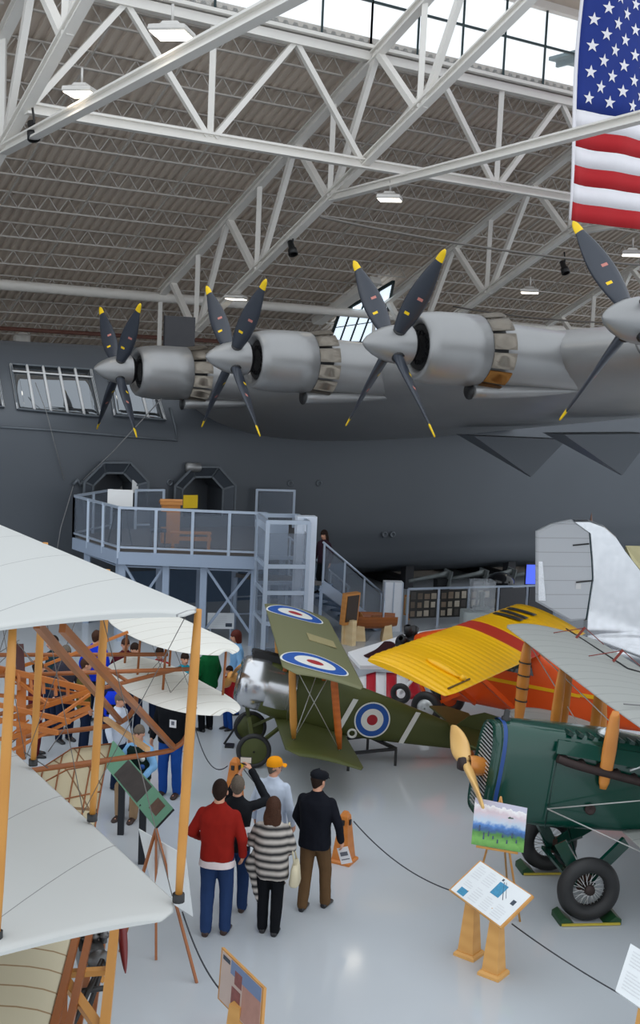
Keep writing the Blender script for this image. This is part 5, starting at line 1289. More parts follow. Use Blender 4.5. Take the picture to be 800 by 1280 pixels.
def person(label, gx, face, h, top, bottom, hair, shoes, group=None, style='short', skin=None, fat=1., arms=None, feet=None, yaw=0., nod=0., vox=.013, top_len=.47, hat=None, skirt=None, collar=True, sit=None, z=None, hem=None, boots=None, arm_skin=.0, hoodie=False):
    """gx ground point; face world heading; arms {-1|1: (elbow, wrist, palm dir)} in body units (x right, y ahead, z up, height 1)"""
    f = V(face).normalized(); R = Matrix((f.cross(V((0, 0, 1))), f, V((0, 0, 1)))).transposed()
    p = T('person', gx, label, 'person', group, R=R); skin = skin or SKIN
    S = h; A = {-1: (V((-.150, -.015, .640)), V((-.158, .035, .505)), V((1, .2, 0))), 1: (V((.150, -.015, .640)), V((.158, .035, .505)), V((-1, .2, 0)))}
    if arms:
        for k, v in arms.items(): A[k] = tuple(V(q) for q in v)
    FT = {-1: V((-.062, 0, 0)), 1: V((.062, .01, 0))}
    if feet:
        for k, v in feet.items(): FT[k] = V(v)
    dz = 0.
    hipz = .505
    if sit: dz = -.235; hipz = .27
    U = lambda v: V((v[0]*S, v[1]*S, (v[2])*S))
    up = lambda x, y, zz: V((x*S, y*S, (zz+dz)*S))
    hips = {k: V((k*.05*S, 0, hipz*S)) for k in (-1, 1)}
    knees, ank = {}, {}
    for k in (-1, 1):
        a = V((FT[k].x*S, FT[k].y*S, FT[k].z*S+.05*S)); ank[k] = a
        m_ = hips[k].lerp(a, .48)+V((k*.004*S, .022*S, 0))
        if sit: m_ = V((k*.07*S, .24*S, .285*S)); a = V((k*.065*S, .26*S, .05*S)); ank[k] = a
        knees[k] = m_
    sh = {k: up(k*.096*(.5+.5*fat), 0, .785) for k in (-1, 1)}
    hd = up(0, .018+nod*.03, .925); Rh = Matrix.Rotation(yaw, 3, 'Z')@Matrix.Rotation(-nod, 3, 'X')
    H_ = lambda x, y, zz: hd+Rh@V((x*S, y*S, zz*S))
    # ---- body: one continuous skin
    mb = MB(); mb.ball(hd+Rh@V((0, -.004*S, .012*S)), V((.046, .056, .060))*S, 16); mb.ball(H_(0, .014, -.028), V((.035, .038, .040))*S, 14)
    cap(mb, H_(0, .052, .002), H_(0, .066, -.018), .006*S, .009*S, 8)                 # nose
    for k in (-1, 1): mb.ball(H_(k*.046, -.004, -.006), V((.007, .012, .018))*S, 8); 
    cap(mb, up(0, -.004, .84), H_(0, -.008, -.03), .034*S, .031*S, 12)               # neck
    mb.loft([ell(mb, (zz+dz)*S, rx*S, ry*S, 0, .0) for zz, rx, ry in ((.50, .075, .055), (.60, .070, .052), (.72, .085, .06), (.80, .09, .05), (.845, .04, .035))], 0, True)
    for k in (-1, 1):
        e, w_, pn = A[k]; e, w_ = up(*e), up(*w_)
        chain(mb, [sh[k]*.98+V((0, 0, 0)), e, w_], [.030*S, .024*S, .0165*S], 10)
        hand(mb, w_, (w_-e), R.inverted()@(R@pn), S/1.75*1.02)
        chain(mb, [hips[k], knees[k], ank[k]], [.048*S, .034*S, .022*S], 10); cap(mb, ank[k]-V((0, 0, .028*S)), ank[k]+V((0, .07*S, -.033*S)), .018*S, .014*S, 8)
    remesh(mb, 'body', skin, p.o, vox*.72, 2)
    mb = MB()
    for k in (-1, 1): mb.ball(H_(k*.018, .0475, .006), .0062*S, 8)
    p.l('eyes', mb, EYEM); p.l('mouth', MB().ball(H_(0, .0505, -.036), V((.014, .004, .004))*S, 8), LIPS)
    # ---- trousers
    mb = MB(); mb.loft([ell(mb, zz*S, rx*S, ry*S, 0, -.004*S) for zz, rx, ry in ((hipz-.055, .088*fat, .066*fat), (hipz-.01, .100*fat, .074*fat), (hipz+.05, .096*fat, .070*fat), (hipz+.085, .088*fat, .064*fat))], 0, True)
    for k in (-1, 1): chain(mb, [hips[k]+V((0, 0, .0)), knees[k], ank[k]+V((0, -.006*S, -.012*S))], [.058*S*(.5+.5*fat), .046*S, .038*S], 12)
    remesh(mb, 'trousers', bottom, p.o, vox, 3, .006, gx[0])
    # ---- shoes
    for k in (-1, 1):
        a = ank[k]; mb = MB(); yw_ = 0
        rings = []
        for t, w_, hh in ((-.042, .012, .02), (-.036, .022, .034), (-.01, .026, .042), (.03, .027, .038), (.065, .030, .027), (.09, .026, .020), (.105, .012, .012)):
            rings.append([V((a.x+w_*S*math.cos(q)+k*.06*t*S, a.y+t*S, max(a.z-.05*S, a.z-.05*S+hh*S*.5+hh*S*.62*math.sin(q)))) for q in [2*PI*i/14 for i in range(14)]])
        mb.loft(rings, 0, True)
        if boots: chain(mb, [a-V((0, 0, .015*S)), a.lerp(knees[k], .45), a.lerp(knees[k], .78)], [.029*S, .036*S, .040*S], 12)
        p.l('boot' if boots else 'shoe', mb, boots or shoes)
    # ---- upper garment
    if top is not None:
        mb = MB(); b0_ = top_len if not sit else .50
        secs = [(b0_, .100*fat, .078*fat), (b0_+.03, .101*fat, .077*fat), (.60, .097*fat, .074*fat), (.68, .104*fat, .076*fat), (.75, .112*fat, .074*fat), (.785, .112*fat, .064*fat), (.81, .098, .055), (.828, .070, .048), (.845, .046, .042), (.86, .042, .040)]
        mb.loft([ell(mb, (zz+dz)*S, rx*S, ry*S, 0, -.004*S, 22, 2.6) for zz, rx, ry in secs], 0, True)
        for k in (-1, 1):
            e, w_, pn = A[k]; e, w_ = up(*e), up(*w_); w2 = e.lerp(w_, .97-arm_skin)
            chain(mb, [sh[k], e, w2], [.037*S*(.7+.3*fat), .034*S, .027*S], 12)
        if hoodie: cap(mb, up(-.035, -.05, .835), up(.035, -.05, .835), .03*S, .03*S)
        remesh(mb, 'jacket', top, p.o, vox, 6, .010, gx[1])
    if hem: 
        mb = MB(); mb.loft([ell(mb, (zz+dz)*S, rx*S, ry*S, 0, -.004*S, 22) for zz, rx, ry in ((top_len-.038, .107*fat, .084*fat), (top_len-.004, .104*fat, .081*fat), (top_len+.012, .092*fat, .068*fat))], 0, False); p.l('shirt_hem', mb, hem)
    # ---- hair
    if style != 'bald':
        mb = MB(); rows_ = []
        back = {'short': -.030, 'crop': -.018, 'bob': -.07, 'long': -.05}[style]; g_ = 1.07 if style in ('short', 'crop') else 1.20
        for i in range(9):
            th = PI*.5*i/8*1.0; row = []
            for k in range(25):
                a = 2*PI*k/24; fr = math.sin(a)   # +1 is ahead
                low = lerp(back, .022, max(0, fr)**.5 if fr > 0 else 0) if fr > -.25 else back
                zt_ = .012+.060*g_*math.cos(th) if i < 8 else .012
                r_ = math.sin(th)
                row.append(H_(.046*g_*r_*math.cos(a), -.005+.057*g_*r_*fr, .012+.062*g_*math.cos(th)))
            rows_.append(row)
        row = []
        for k in range(25):
            a = 2*PI*k/24; fr = math.sin(a); sh_ = style in ('short', 'crop'); low = (back if not sh_ else lerp(-.012, -.048, max(0, -fr)**1.5)) if fr < .15 else lerp(back if not sh_ else -.012, .02, min(1, (fr-.15)/.35)); kk = g_*((.93 if fr > -.3 else lerp(.93, .70, (-fr-.3)/.7)) if sh_ else 1.0)
            row.append(H_(.046*kk*math.cos(a), -.005+.057*kk*fr, low))
        rows_.append(row); rows_[0] = [H_(.002*math.cos(2*PI*k/24), -.005+.002*math.sin(2*PI*k/24), .012+.062*g_) for k in range(25)]
        mb.loft([r[:24] for r in rows_], 0, False)
        if style == 'long':
            R_ = []
            for i in range(9):
                q = i/8; R_.append(ell(mb, hd.z+(.01-.155*q)*S, (.048+.018*math.sin(PI*min(1, q*1.05)))*S*(1-.35*max(0, q-.75)*4*.6), (.030-.004*q)*S, hd.x, hd.y-(.032+.018*q)*S, 18))
            mb.loft(R_, 0, True)
        o = p.l('hair', mb, hair)
    if hat == 'ball':
        mb = MB(); mb.loft([[H_(.051*math.cos(a)*r_, -.004+.062*math.sin(a)*r_, zz) for a in [2*PI*k/24 for k in range(24)]] for zz, r_ in ((.012, 1.04), (.035, 1.05), (.058, .92), (.074, .62), (.081, .25), (.082, .02))], 0, False)
        br = MB().grid(lambda u, v: H_(lerp(-.045, .045, v), .045+u*.058*math.sqrt(max(.08, 1-((v-.5)*1.9)**2)), .018-.012*u-.012*((v-.5)*2)**2), 6, 10, 0, True, V((0, 0, .004)))
        c_ = p.l('cap', mb, HATS['ball']); p.l('brim', br, HATS['ball'], c_)
    if hat == 'flat':
        mb = MB(); mb.loft([[H_(.054*math.cos(a)*r_, .006+.070*math.sin(a)*r_, zz+.012*math.sin(a)*-1) for a in [2*PI*k/24 for k in range(24)]] for zz, r_ in ((.016, .96), (.030, 1.08), (.050, 1.06), (.066, .8), (.074, .4), (.076, .02))], 0, False)
        br = MB().grid(lambda u, v: H_(lerp(-.04, .04, v), .055+u*.036*math.sqrt(max(.08, 1-((v-.5)*1.9)**2)), .014-.010*u), 6, 10, 0, True, V((0, 0, .004)))
        c_ = p.l('cap', mb, HATS['flat']); p.l('brim', br, HATS['flat'], c_)
    p.A, p.S, p.up, p.H = A, S, up, H_
    return p
HATS = {'ball': cloth('cap_orange', rgb(232, 150, 22)), 'flat': cloth('cap_black', rgb(22, 24, 30))}
def ht(gpx, hpx):
    g = atz(*gpx, 0); return at(hpx[0], hpx[1], g.y).z, g
JEAN = cloth('denim', rgb(38, 58, 96)); JEAN2 = cloth('denim_dark', rgb(24, 36, 60)); JEAN3 = cloth('denim_bright', rgb(30, 74, 150)); BLKC = cloth('black_cloth', rgb(18, 20, 24)); BRN = cloth('brown_trousers', rgb(98, 74, 50))
SHOE = mat('shoe_brown', rgb(52, 34, 28), .5); SHOEB = mat('shoe_black', (.012, .012, .014), .4)
HBR = mat('hair_brown', rgb(66, 42, 30), .6, 0, .4, 60, .3, .15); HDK = mat('hair_dark', rgb(44, 33, 28), .7, 0, .4, 60, .3, .08); HGR = mat('hair_grey', rgb(104, 94, 84), .75, 0, .4, 60, .3, .08); HRD = mat('hair_auburn', rgb(84, 36, 28), .55, 0, .4, 60, .3, .15)
# ---- the five in front
h, g = ht((268, 1168), (272, 975))
person('man in a rust red sweater with white shirt hem and jeans seen from behind', g, (.12, 1, 0), h, cloth('rust_sweater', rgb(138, 30, 22)), JEAN, HDK, SHOE, 'visitors in the foreground', 'crop', fat=1.06, top_len=.50, hem=cloth('white_hem', rgb(214, 200, 200)), vox=.012,
       arms={-1: ((-.165, .0, .655), (-.135, .10, .585), (1, 0, .3)), 1: ((.158, -.02, .645), (.150, .05, .515), (-1, .2, 0))}, feet={-1: (-.055, -.01, 0), 1: (.058, .035, 0)})
h, g = ht((291, 1140), (296, 970))
pB = person('man in a black jacket raising a phone overhead, behind the man in the red sweater', g, (.05, 1, 0), h, cloth('black_fleece', rgb(26, 28, 32)), JEAN, HGR, SHOE, 'visitors in the foreground', 'short', vox=.012, nod=-.12,
       arms={1: ((.205, .10, .80), (.075, .20, .975), (-1, .4, 0)), -1: ((-.15, .05, .66), (-.02, .20, .93), (1, .4, 0))}, feet={-1: (-.06, .0, 0), 1: (.06, .03, 0)})
w_ = pB.up(*pB.A[1][1]); q = (w_+pB.up(*pB.A[-1][1]))/2+V((0, .03, .09))*pB.S
ph_ = T('smartphone', pB.p(q), 'dark smartphone held up by the man in the black jacket', 'phone', R=pB.M.to_3x3())
ph_.l('case', MB().box((0, 0, 0), (.15, .012, .08)), BLK); ph_.l('screen', MB().box((0, -.008, 0), (.135, .004, .07)), mat('phone_screen', (.3, .28, .25), .2, 0, 0, emit=(.5, .45, .4), es=.4))
h, g = ht((336, 1108), (342, 947))
person('man in an orange baseball cap, pale blue-white sweatshirt and blue jeans', g, (.45, 1, 0), h, cloth('pale_sweatshirt', rgb(196, 206, 222)), JEAN3, HGR, SHOE, 'visitors in the foreground', 'short', hat='ball', fat=1.12, yaw=-.5, vox=.012)
h, g = ht((335, 1166), (342, 998))
STRP = wavemat('striped_knit', (.012, .012, .014), rgb(188, 180, 172), 'Z', 3.3, .9, bump=.2, detail=0, dist=.6)
pD = person('woman with long brown hair in a black and white striped poncho, black trousers and boots', g, (.10, 1, 0), h, None, BLKC, HBR, SHOEB, 'visitors in the foreground', 'long', boots=SHOEB, vox=.012,
       arms={-1: ((-.150, .03, .66), (-.165, .14, .63), (1, 0, 0)), 1: ((.150, -.0, .655), (.125, .10, .58), (-1, .2, 0))}, feet={-1: (-.045, .02, 0), 1: (.05, -.02, 0)})
S = pD.S; mb = MB()
mb.loft([ell(mb, zz*S, rx*S, ry*S, cx*S, cy*S, 26, 2.2) for zz, rx, ry, cx, cy in ((.43, .115, .09, .02, -.01), (.50, .122, .094, .01, -.01), (.60, .124, .092, .0, -.01), (.70, .128, .088, 0, -.005), (.77, .120, .072, 0, -.005), (.81, .09, .055, 0, -.004), (.845, .05, .045, 0, 0), (.86, .044, .042, 0, 0))], 0, True)
chain(mb, [V((-.092, 0, .782))*S, V((-.140, .03, .66))*S, V((-.155, .13, .632))*S], [.042*S, .044*S, .034*S], 12); chain(mb, [V((.092, 0, .782))*S, V((.140, 0, .655))*S, V((.124, .09, .585))*S], [.042*S, .040*S, .032*S], 12)
# the long hanging corner on the left
for t in range(8):
    q = t/7; cap(mb, V((-.10-.03*q, .0+.02*q, .60-.06*q))*S, V((-.150+.010*t, .01, .50-.042*t))*S, .034*S, (.040-.0042*t)*S, 10)
remesh(mb, 'poncho', STRP, pD.o, .012, 3, .012)
bg_ = T('shoulder_bag', pD.p(V((.175, .02, .46))*S), 'cream canvas shoulder bag hanging at the striped poncho', 'bag', R=pD.M.to_3x3()); CRM = cloth('cream_canvas', rgb(206, 196, 168))
mb = MB(); mb.loft([[V((rx*math.copysign(abs(math.cos(a))**.6, math.cos(a)), ry*math.copysign(abs(math.sin(a))**.6, math.sin(a)), zz)) for a in [2*PI*k/18 for k in range(18)]] for zz, rx, ry in ((-.13, .05, .15), (-.11, .065, .17), (.05, .05, .15), (.13, .03, .12))], 0, True); bg_.l('pouch', mb, CRM)
bg_.l('strap', MB().tube([(0, -.10, .12), (-.05, -.06, .36), (-.10, -.02, .60), (-.10, .03, .60), (-.05, .06, .36), (0, .10, .12)], .010, 6), CRM)
w_ = pD.up(*pD.A[-1][1])+V((-.01, .055, .0))*S
pl_ = T('paper_leaflet', pD.p(w_), 'white printed leaflet held by the woman in the striped poncho', 'leaflet', R=pD.M.to_3x3()@Matrix.Rotation(.5, 3, 'Z')@Matrix.Rotation(-.6, 3, 'X'))
PAP = mat('paper_white', rgb(222, 220, 222), .6, 0, .03); INK = mat('ink_grey', rgb(96, 98, 108), .6)
pl_.l('sheet', MB().box((0, 0, .0), (.16, .004, .23)), PAP); pl_.l('print_block', MB().box((0, -.004, .02), (.10, .003, .05)).box((0, -.004, -.05), (.12, .003, .01)).box((0, -.004, -.08), (.12, .003, .01)), INK)
h, g = ht((390, 1137), (393, 963))
pE = person('man in a black jacket, brown trousers and black flat cap, walking away', g, (.35, 1, 0), h, cloth('navy_black_jacket', rgb(20, 22, 30)), BRN, HDK, SHOEB, 'visitors in the foreground', 'short', hat='flat', fat=1.10, top_len=.46, vox=.012, yaw=-.35,
       arms={1: ((.165, -.01, .64), (.17, .06, .505), (-1, .2, 0)), -1: ((-.150, .02, .645), (-.12, .09, .53), (1, .2, 0))}, feet={-1: (-.06, -.03, 0), 1: (.065, .09, 0)})
w_ = pE.up(*pE.A[1][1])+V((.01, .03, -.085))*pE.S
pl_ = T('paper_leaflet', pE.p(w_), 'white leaflet in the hand of the man in the flat cap', 'leaflet', R=pE.M.to_3x3()@Matrix.Rotation(-.35, 3, 'Y'))
pl_.l('sheet', MB().box((0, 0, -.05), (.15, .004, .21)), PAP); pl_.l('print_block', MB().box((0, -.004, -.03), (.10, .003, .05)).box((0, -.004, -.10), (.11, .003, .012)), INK)
# ---- the crowd behind the white biplane
def crowd(label, head, h, face, **k):
    q = atz(head[0], head[1], h); k.setdefault('vox', .018)
    return person(label, V((q.x, q.y, 0)), face, h, group='visitors behind the white biplane', **k)
TEAL = cloth('teal_jacket', rgb(28, 52, 60)); GRYJ = cloth('grey_jacket', rgb(58, 56, 66)); ROY = cloth('royal_blue', rgb(22, 54, 196)); MAR = cloth('maroon', rgb(84, 26, 34)); GRNJ = cloth('green_jacket', rgb(10, 82, 42)); LBL = cloth('light_blue_sweater', rgb(124, 172, 214)); NAVY = cloth('navy', rgb(22, 28, 64)); WSH = cloth('white_shirt', rgb(200, 208, 222)); OLJ = cloth('olive_jacket', rgb(92, 84, 40)); REDJ = cloth('red_jacket', rgb(150, 30, 36)); CYJ = cloth('cyan_jacket', rgb(30, 140, 160)); TAN = cloth('tan_trousers', rgb(150, 124, 96)); VEST = cloth('dark_vest', rgb(24, 40, 36))
crowd('man in a dark teal jacket standing behind the wooden frame at the left', (68, 794), 1.80, (-.6, -.5, 0), top=TEAL, bottom=JEAN2, hair=HDK, shoes=SHOEB)
crowd('grey-haired man in a grey jacket and jeans beside the teal jacket', (82, 806), 1.74, (.6, -.6, 0), top=GRYJ, bottom=JEAN2, hair=HGR, shoes=SHOEB, style='crop')
crowd('dark-haired person in maroon clothes farthest left behind the wooden frame', (46, 826), 1.66, (1, .2, 0), top=MAR, bottom=MAR, hair=HDK, shoes=SHOEB)
crowd('person in a royal blue jacket under the tip of the white upper wing', (120, 788), 1.76, (.3, 1, 0), top=ROY, bottom=JEAN2, hair=HBR, shoes=SHOEB, fat=1.15)
crowd('person in an olive and black jacket with jeans behind the slanted struts', (106, 822), 1.66, (1, .3, 0), top=OLJ, bottom=JEAN2, hair=HBR, shoes=SHOEB)
crowd('brown-haired person in a maroon top behind the upper elevator, left one', (157, 797), 1.66, (.2, -1, 0), top=MAR, bottom=JEAN, hair=HBR, shoes=SHOEB)
crowd('person in a dark jacket behind the upper elevator, beside the maroon top', (168, 803), 1.70, (.6, -.6, 0), top=BLKC, bottom=JEAN2, hair=HDK, shoes=SHOEB)
crowd('person in a red jacket seen between the two white elevators', (200, 808), 1.60, (.0, -1, 0), top=REDJ, bottom=JEAN2, hair=HDK, shoes=SHOEB)
crowd('person in a cyan jacket seen between the two white elevators', (231, 815), 1.58, (.4, -1, 0), top=CYJ, bottom=JEAN, hair=HDK, shoes=SHOEB)
crowd('person in a white shirt below the left end of the lower elevator', (149, 866), 1.55, (.8, -.4, 0), top=WSH, bottom=JEAN2, hair=HGR, shoes=SHOEB)
g = atz(257, 913, 0); person('person in a bright green jacket and black trousers beside the elevator tip', g, (-.6, .5, 0), 1.74, GRNJ, BLKC, HDK, SHOEB, 'visitors behind the white biplane', fat=1.15, vox=.018)
crowd('woman with auburn hair in a light blue sweater by the olive biplane nose', (297, 788), 1.66, (-1, -.3, 0), top=LBL, bottom=JEAN3, hair=HRD, shoes=SHOEB, style='bob')
crowd('child in a multicoloured red top in front of the woman in light blue', (288, 832), 1.22, (-.7, -.5, 0), top=REDJ, bottom=JEAN3, hair=HDK, shoes=SHOEB)
g = atz(212, 994, 0); pT = person('tall man in a black jacket and bright blue jeans under the lower elevator', g, (-.3, -1, 0), 1.84, BLKC, JEAN3, HDK, SHOE, 'visitors behind the white biplane', fat=1.15, vox=.016)
bd_ = T('name_badge', pT.p(V((-.05, .088, .66))*1.84), 'white name badge worn on the black jacket of the tall man', 'badge', R=pT.M.to_3x3()); bd_.l('card', MB().box((0, 0.01, 0), (.11, .006, .12)), PAP); bd_.l('photo', MB().box((0, .015, .01), (.05, .004, .06)), INK)
g = atz(140, 952, 0); pN = person('person in navy with a royal blue backpack behind the slanted braces', g, (-.2, 1, 0), 1.62, NAVY, JEAN2, HDK, SHOEB, 'visitors behind the white biplane', fat=1.2, vox=.018)
bp_ = T('backpack', pN.p(V((0, -.13, .66))*1.62), 'royal blue and black backpack worn by the person in navy', 'backpack', R=pN.M.to_3x3()); mb = MB(); mb.loft([[V((rx*math.copysign(abs(math.cos(a))**.5, math.cos(a)), ry*math.copysign(abs(math.sin(a))**.5, math.sin(a)), zz)) for a in [2*PI*k/16 for k in range(16)]] for zz, rx, ry in ((-.22, .12, .06), (-.18, .16, .10), (.1, .16, .09), (.2, .11, .05))], 0, True); bp_.l('bag_body', mb, ROY); bp_.l('pocket', MB().box((0, -.10, -.07), (.24, .06, .16)), BLKC)
g = atz(172, 1012, 0); pV = person('seated man in a light blue shirt and dark vest covered with round patches', g, (-.25, -1, 0), 1.74, LBL, TAN, HGR, SHOE, 'visitors behind the white biplane', 'crop', sit=True, vox=.016, arms={-1: ((-.165, .06, .66), (-.10, .20, .58), (1, 0, 0)), 1: ((.165, .06, .66), (.10, .20, .58), (-1, 0, 0))})
S = 1.74; mb = MB(); mb.loft([ell(mb, (zz-.235)*S, rx*S, ry*S, 0, -.004*S, 22, 2.6) for zz, rx, ry in ((.52, .108, .086), (.60, .105, .082), (.70, .113, .084), (.775, .112, .074), (.815, .085, .056))], 0, False); pV.l('vest', mb, VEST)
for x, zz, c in ((-.06, .72, RW), (.06, .72, RR), (-.06, .65, RB), (.055, .64, RW), (.06, .57, RR)): pV.l('vest_patch', MB().lathe(V((x, .066, zz-.235))*S, (0, 1, 0), [(0, .04), (.02, .04), (.03, .001)], 12), c)
stl = T('stool', g, 'plain dark stool under the seated man in the vest', 'stool', R=pV.M.to_3x3()); stl.l('seat', MB().lathe((0, 0, .36), (0, 0, 1), [(0, .001), (0, .17), (.04, .17), (.04, .001)], 18), BLK)
for a in range(4): stl.l('leg', MB().bar((.13*math.cos(a*PI/2+.8), .13*math.sin(a*PI/2+.8), 0), (.1*math.cos(a*PI/2+.8), .1*math.sin(a*PI/2+.8), .36), .03), BLK)
# ---- on the stair
q = s0.lerp(s1, .31)+sw_*.55; person('dark-haired woman in dark clothes on the stair beside the lift tower', V((q.x, q.y, q.z+.02)), (sn.x*-1, sn.y*-1, 0), 1.62, cloth('plum_dark', rgb(52, 34, 44)), BLKC, HDK, SHOEB, None, 'long', vox=.02)
# ================================================================ signs, easels, posts and ropes
FRW = wavemat('frame_pine', rgb(206, 152, 84), rgb(190, 132, 66), 'X', 2, .45, dist=3)
PANEL = mat('panel_white', rgb(228, 232, 234), .35, 0, .02)
def quad_panel(th, name, q, thick, m, parent=None, inset=0.):
    q = [V(v) for v in q]; q[2] = q[1]+q[3]-q[0]; c = sum(q, V())/4; q = [v.lerp(c, inset) for v in q]; n = (q[1]-q[0]).cross(q[3]-q[0]).normalized()
    if n.z < 0: n = -n
    return th.w(name, MB().prism(q, n*thick), m, parent), q, n
def on(q, u, v): return q[0].lerp(q[1], u).lerp(q[3].lerp(q[2], u), v)
def patch(th, name, q, n, u0, v0, u1, v1, m, parent, off):
    return th.w(name, MB().prism([on(q, u0, v0)+n*off, on(q, u1, v0)+n*off, on(q, u1, v1)+n*off, on(q, u0, v1)+n*off], n*.002), m, parent)
def lines(th, q, n, u0, v0, u1, v1, k, parent, off):
    mb = MB()
    for i in range(k):
        v = lerp(v0, v1, (i+.3)/k); u2 = u1-(u1-u0)*(.4 if i == k-1 else .04*(i % 3)); dv = (v1-v0)/k*.34
        mb.prism([on(q, u0, v)+n*off, on(q, u2, v)+n*off, on(q, u2, v+dv)+n*off, on(q, u0, v+dv)+n*off], n*.001)
    th.w('text_block', mb, mat('text_grey', rgb(216, 219, 222), .6), parent)
def pedestal(th, g, w0, w1, h, m, R=None):
    r = R or Matrix.Identity(3); mb = MB(); sq = lambda w_, z_: [r@V((x*w_/2, y*w_/2, z_)) for x, y in ((-1, -1), (1, -1), (1, 1), (-1, 1))]
    mb.loft([[g+p for p in sq(w0, .06)], [g+p for p in sq(w1, h)]], 0, True, sm=False); a = th.w('pedestal', mb, m)
    mb = MB().loft([[g+p for p in sq(w0*1.35, 0)], [g+p for p in sq(w0*1.35, .035)], [g+p for p in sq(w0*1.15, .06)]], 0, True, sm=False); th.w('pedestal_base', mb, m, a)
# ---- slanted reading panel on two tapered oak pedestals
q = [atz(561, 1112, .72), atz(626, 1160, .72), atz(667, 1119, 1.0), atz(600, 1075, 1.0)]
g1, g2 = atz(590, 1176, 0), atz(624, 1202, 0)
th = T('reading_panel', (g1+g2)/2, 'white slanted reading panel on two tapered oak pedestals in front of the green biplane', 'sign')
fr, q1, n1 = quad_panel(th, 'frame', q, -.03, FRW); sh_, q2, n2 = quad_panel(th, 'panel_sheet', q, .004, PANEL, None, .05)
INKB = mat('ink_blue', rgb(60, 140, 178), .5, 0, .35, 40); INKD = mat('ink_dark', rgb(58, 70, 84), .5)
patch(th, 'drawing', q2, n2, .50, .50, .66, .86, INKB, sh_, .005); patch(th, 'drawing', q2, n2, .10, .04, .24, .22, INKB, sh_, .005)
patch(th, 'drawing', q2, n2, .86, .55, .92, .68, INKD, sh_, .005); patch(th, 'drawing', q2, n2, .50, .90, .53, .96, INKD, sh_, .005)
mb = MB().bar(on(q2, .55, .90)+n2*.006, on(q2, .74, .52)+n2*.006, .008, .002).bar(on(q2, .58, .92)+n2*.006, on(q2, .76, .60)+n2*.006, .005, .002); th.w('drawing', mb, INKD, sh_)
for u0, v0, u1, v1, k in ((.06, .55, .22, .94, 6), (.27, .55, .44, .94, 6), (.30, .06, .46, .46, 6), (.52, .06, .68, .42, 6), (.74, .06, .92, .42, 6), (.08, .28, .24, .46, 3)): lines(th, q2, n2, u0, v0, u1, v1, k, sh_, .005)
RS = frame((.8, -.6, 0))
m1, m2 = on(q, .27, .40), on(q, .74, .40)
pedestal(th, V((m1.x-.02, m1.y, 0)), .20, .10, m1.z-.04, OAKL, RS); pedestal(th, V((m2.x-.02, m2.y, 0)), .20, .10, m2.z-.04, OAKL, RS)
# ---- easel with painting
q = [atz(589, 1055, 1.0), atz(654, 1066, 1.0), atz(659, 1010, 1.53), atz(594, 997, 1.53)]
gb = (q[0]+q[1])/2; e0 = T('wooden_easel', (gb.x, gb.y, 0), 'thin wooden tripod easel holding a painting in front of the green biplane', 'easel')
ap = on(q, .5, 1.10)+V((0, .04, 0)); l1, l2, l3 = atz(590, 1130, 0), atz(650, 1152, 0), atz(634, 1105, 0)
for l in (l1, l2, l3): e0.w('leg', MB().tube([l, ap], .014, 8), FRW)
e0.w('tray', MB().bar(on(q, .1, -.03), on(q, .9, -.03), .03, .02), FRW)
pa_ = T('landscape_painting', gb, 'colourful airfield landscape painting standing on the thin easel', 'painting')
P_ = mat('painting_art', (1, 1, 1), .5, 0, 0)
nt = P_.node_tree; N, L = nt.nodes.new, nt.links.new; b_ = nt.nodes['Principled BSDF']; tc = N('ShaderNodeTexCoord'); sp = N('ShaderNodeSeparateXYZ'); L(tc.outputs['Generated'], sp.inputs[0])
nz = N('ShaderNodeTexNoise'); nz.inputs['Scale'].default_value = 9; nz.inputs['Detail'].default_value = 6; L(tc.outputs['Generated'], nz.inputs['Vector'])
ad = N('ShaderNodeMath'); ad.operation = 'MULTIPLY_ADD'; L(nz.outputs['Fac'], ad.inputs[0]); ad.inputs[1].default_value = .22; L(sp.outputs['Z'], ad.inputs[2])
cr = N('ShaderNodeValToRGB'); cr.color_ramp.elements.remove(cr.color_ramp.elements[0])
for pos, c in ((.0, rgb(60, 120, 50)), (.26, rgb(120, 180, 90)), (.40, rgb(84, 140, 70)), (.47, rgb(60, 96, 150)), (.58, rgb(90, 140, 206)), (.66, rgb(196, 214, 232)), (.85, rgb(224, 206, 214)), (1., rgb(206, 204, 222))):
    e = cr.color_ramp.elements.new(pos); e.color = (*c, 1)
L(ad.outputs[0], cr.inputs['Fac']); L(cr.outputs['Color'], b_.inputs['Base Color'])
nn_ = (q[1]-q[0]).cross(q[3]-q[0]).normalized(); nn_ = nn_ if nn_.y < 0 else -nn_
pa_.w('canvas', MB().prism(q, nn_*-.02), P_)
mb = MB()
for i in range(9):
    u = .12+.09*i; h_ = rnd.uniform(.07, .17); v = rnd.uniform(.08, .30); a = on(q, u, v)+nn_*.004; mb.prism([a, on(q, u+.03, v)+nn_*.004, on(q, u+.028, v+h_)+nn_*.004, on(q, u+.004, v+h_)+nn_*.004], nn_*.002)
pa_.w('painted_figures', mb, mat('paint_figures', rgb(70, 84, 110), .6, 0, .6, 30))
mb = MB(); a = on(q, .66, .70)+nn_*.004; mb.bar(a, on(q, .76, .71)+nn_*.004, .002, .012).bar(on(q, .68, .70)+nn_*.004, on(q, .70, .73)+nn_*.004, .002, .012); pa_.w('painted_aeroplane', mb, mat('paint_green', rgb(40, 84, 60), .6))
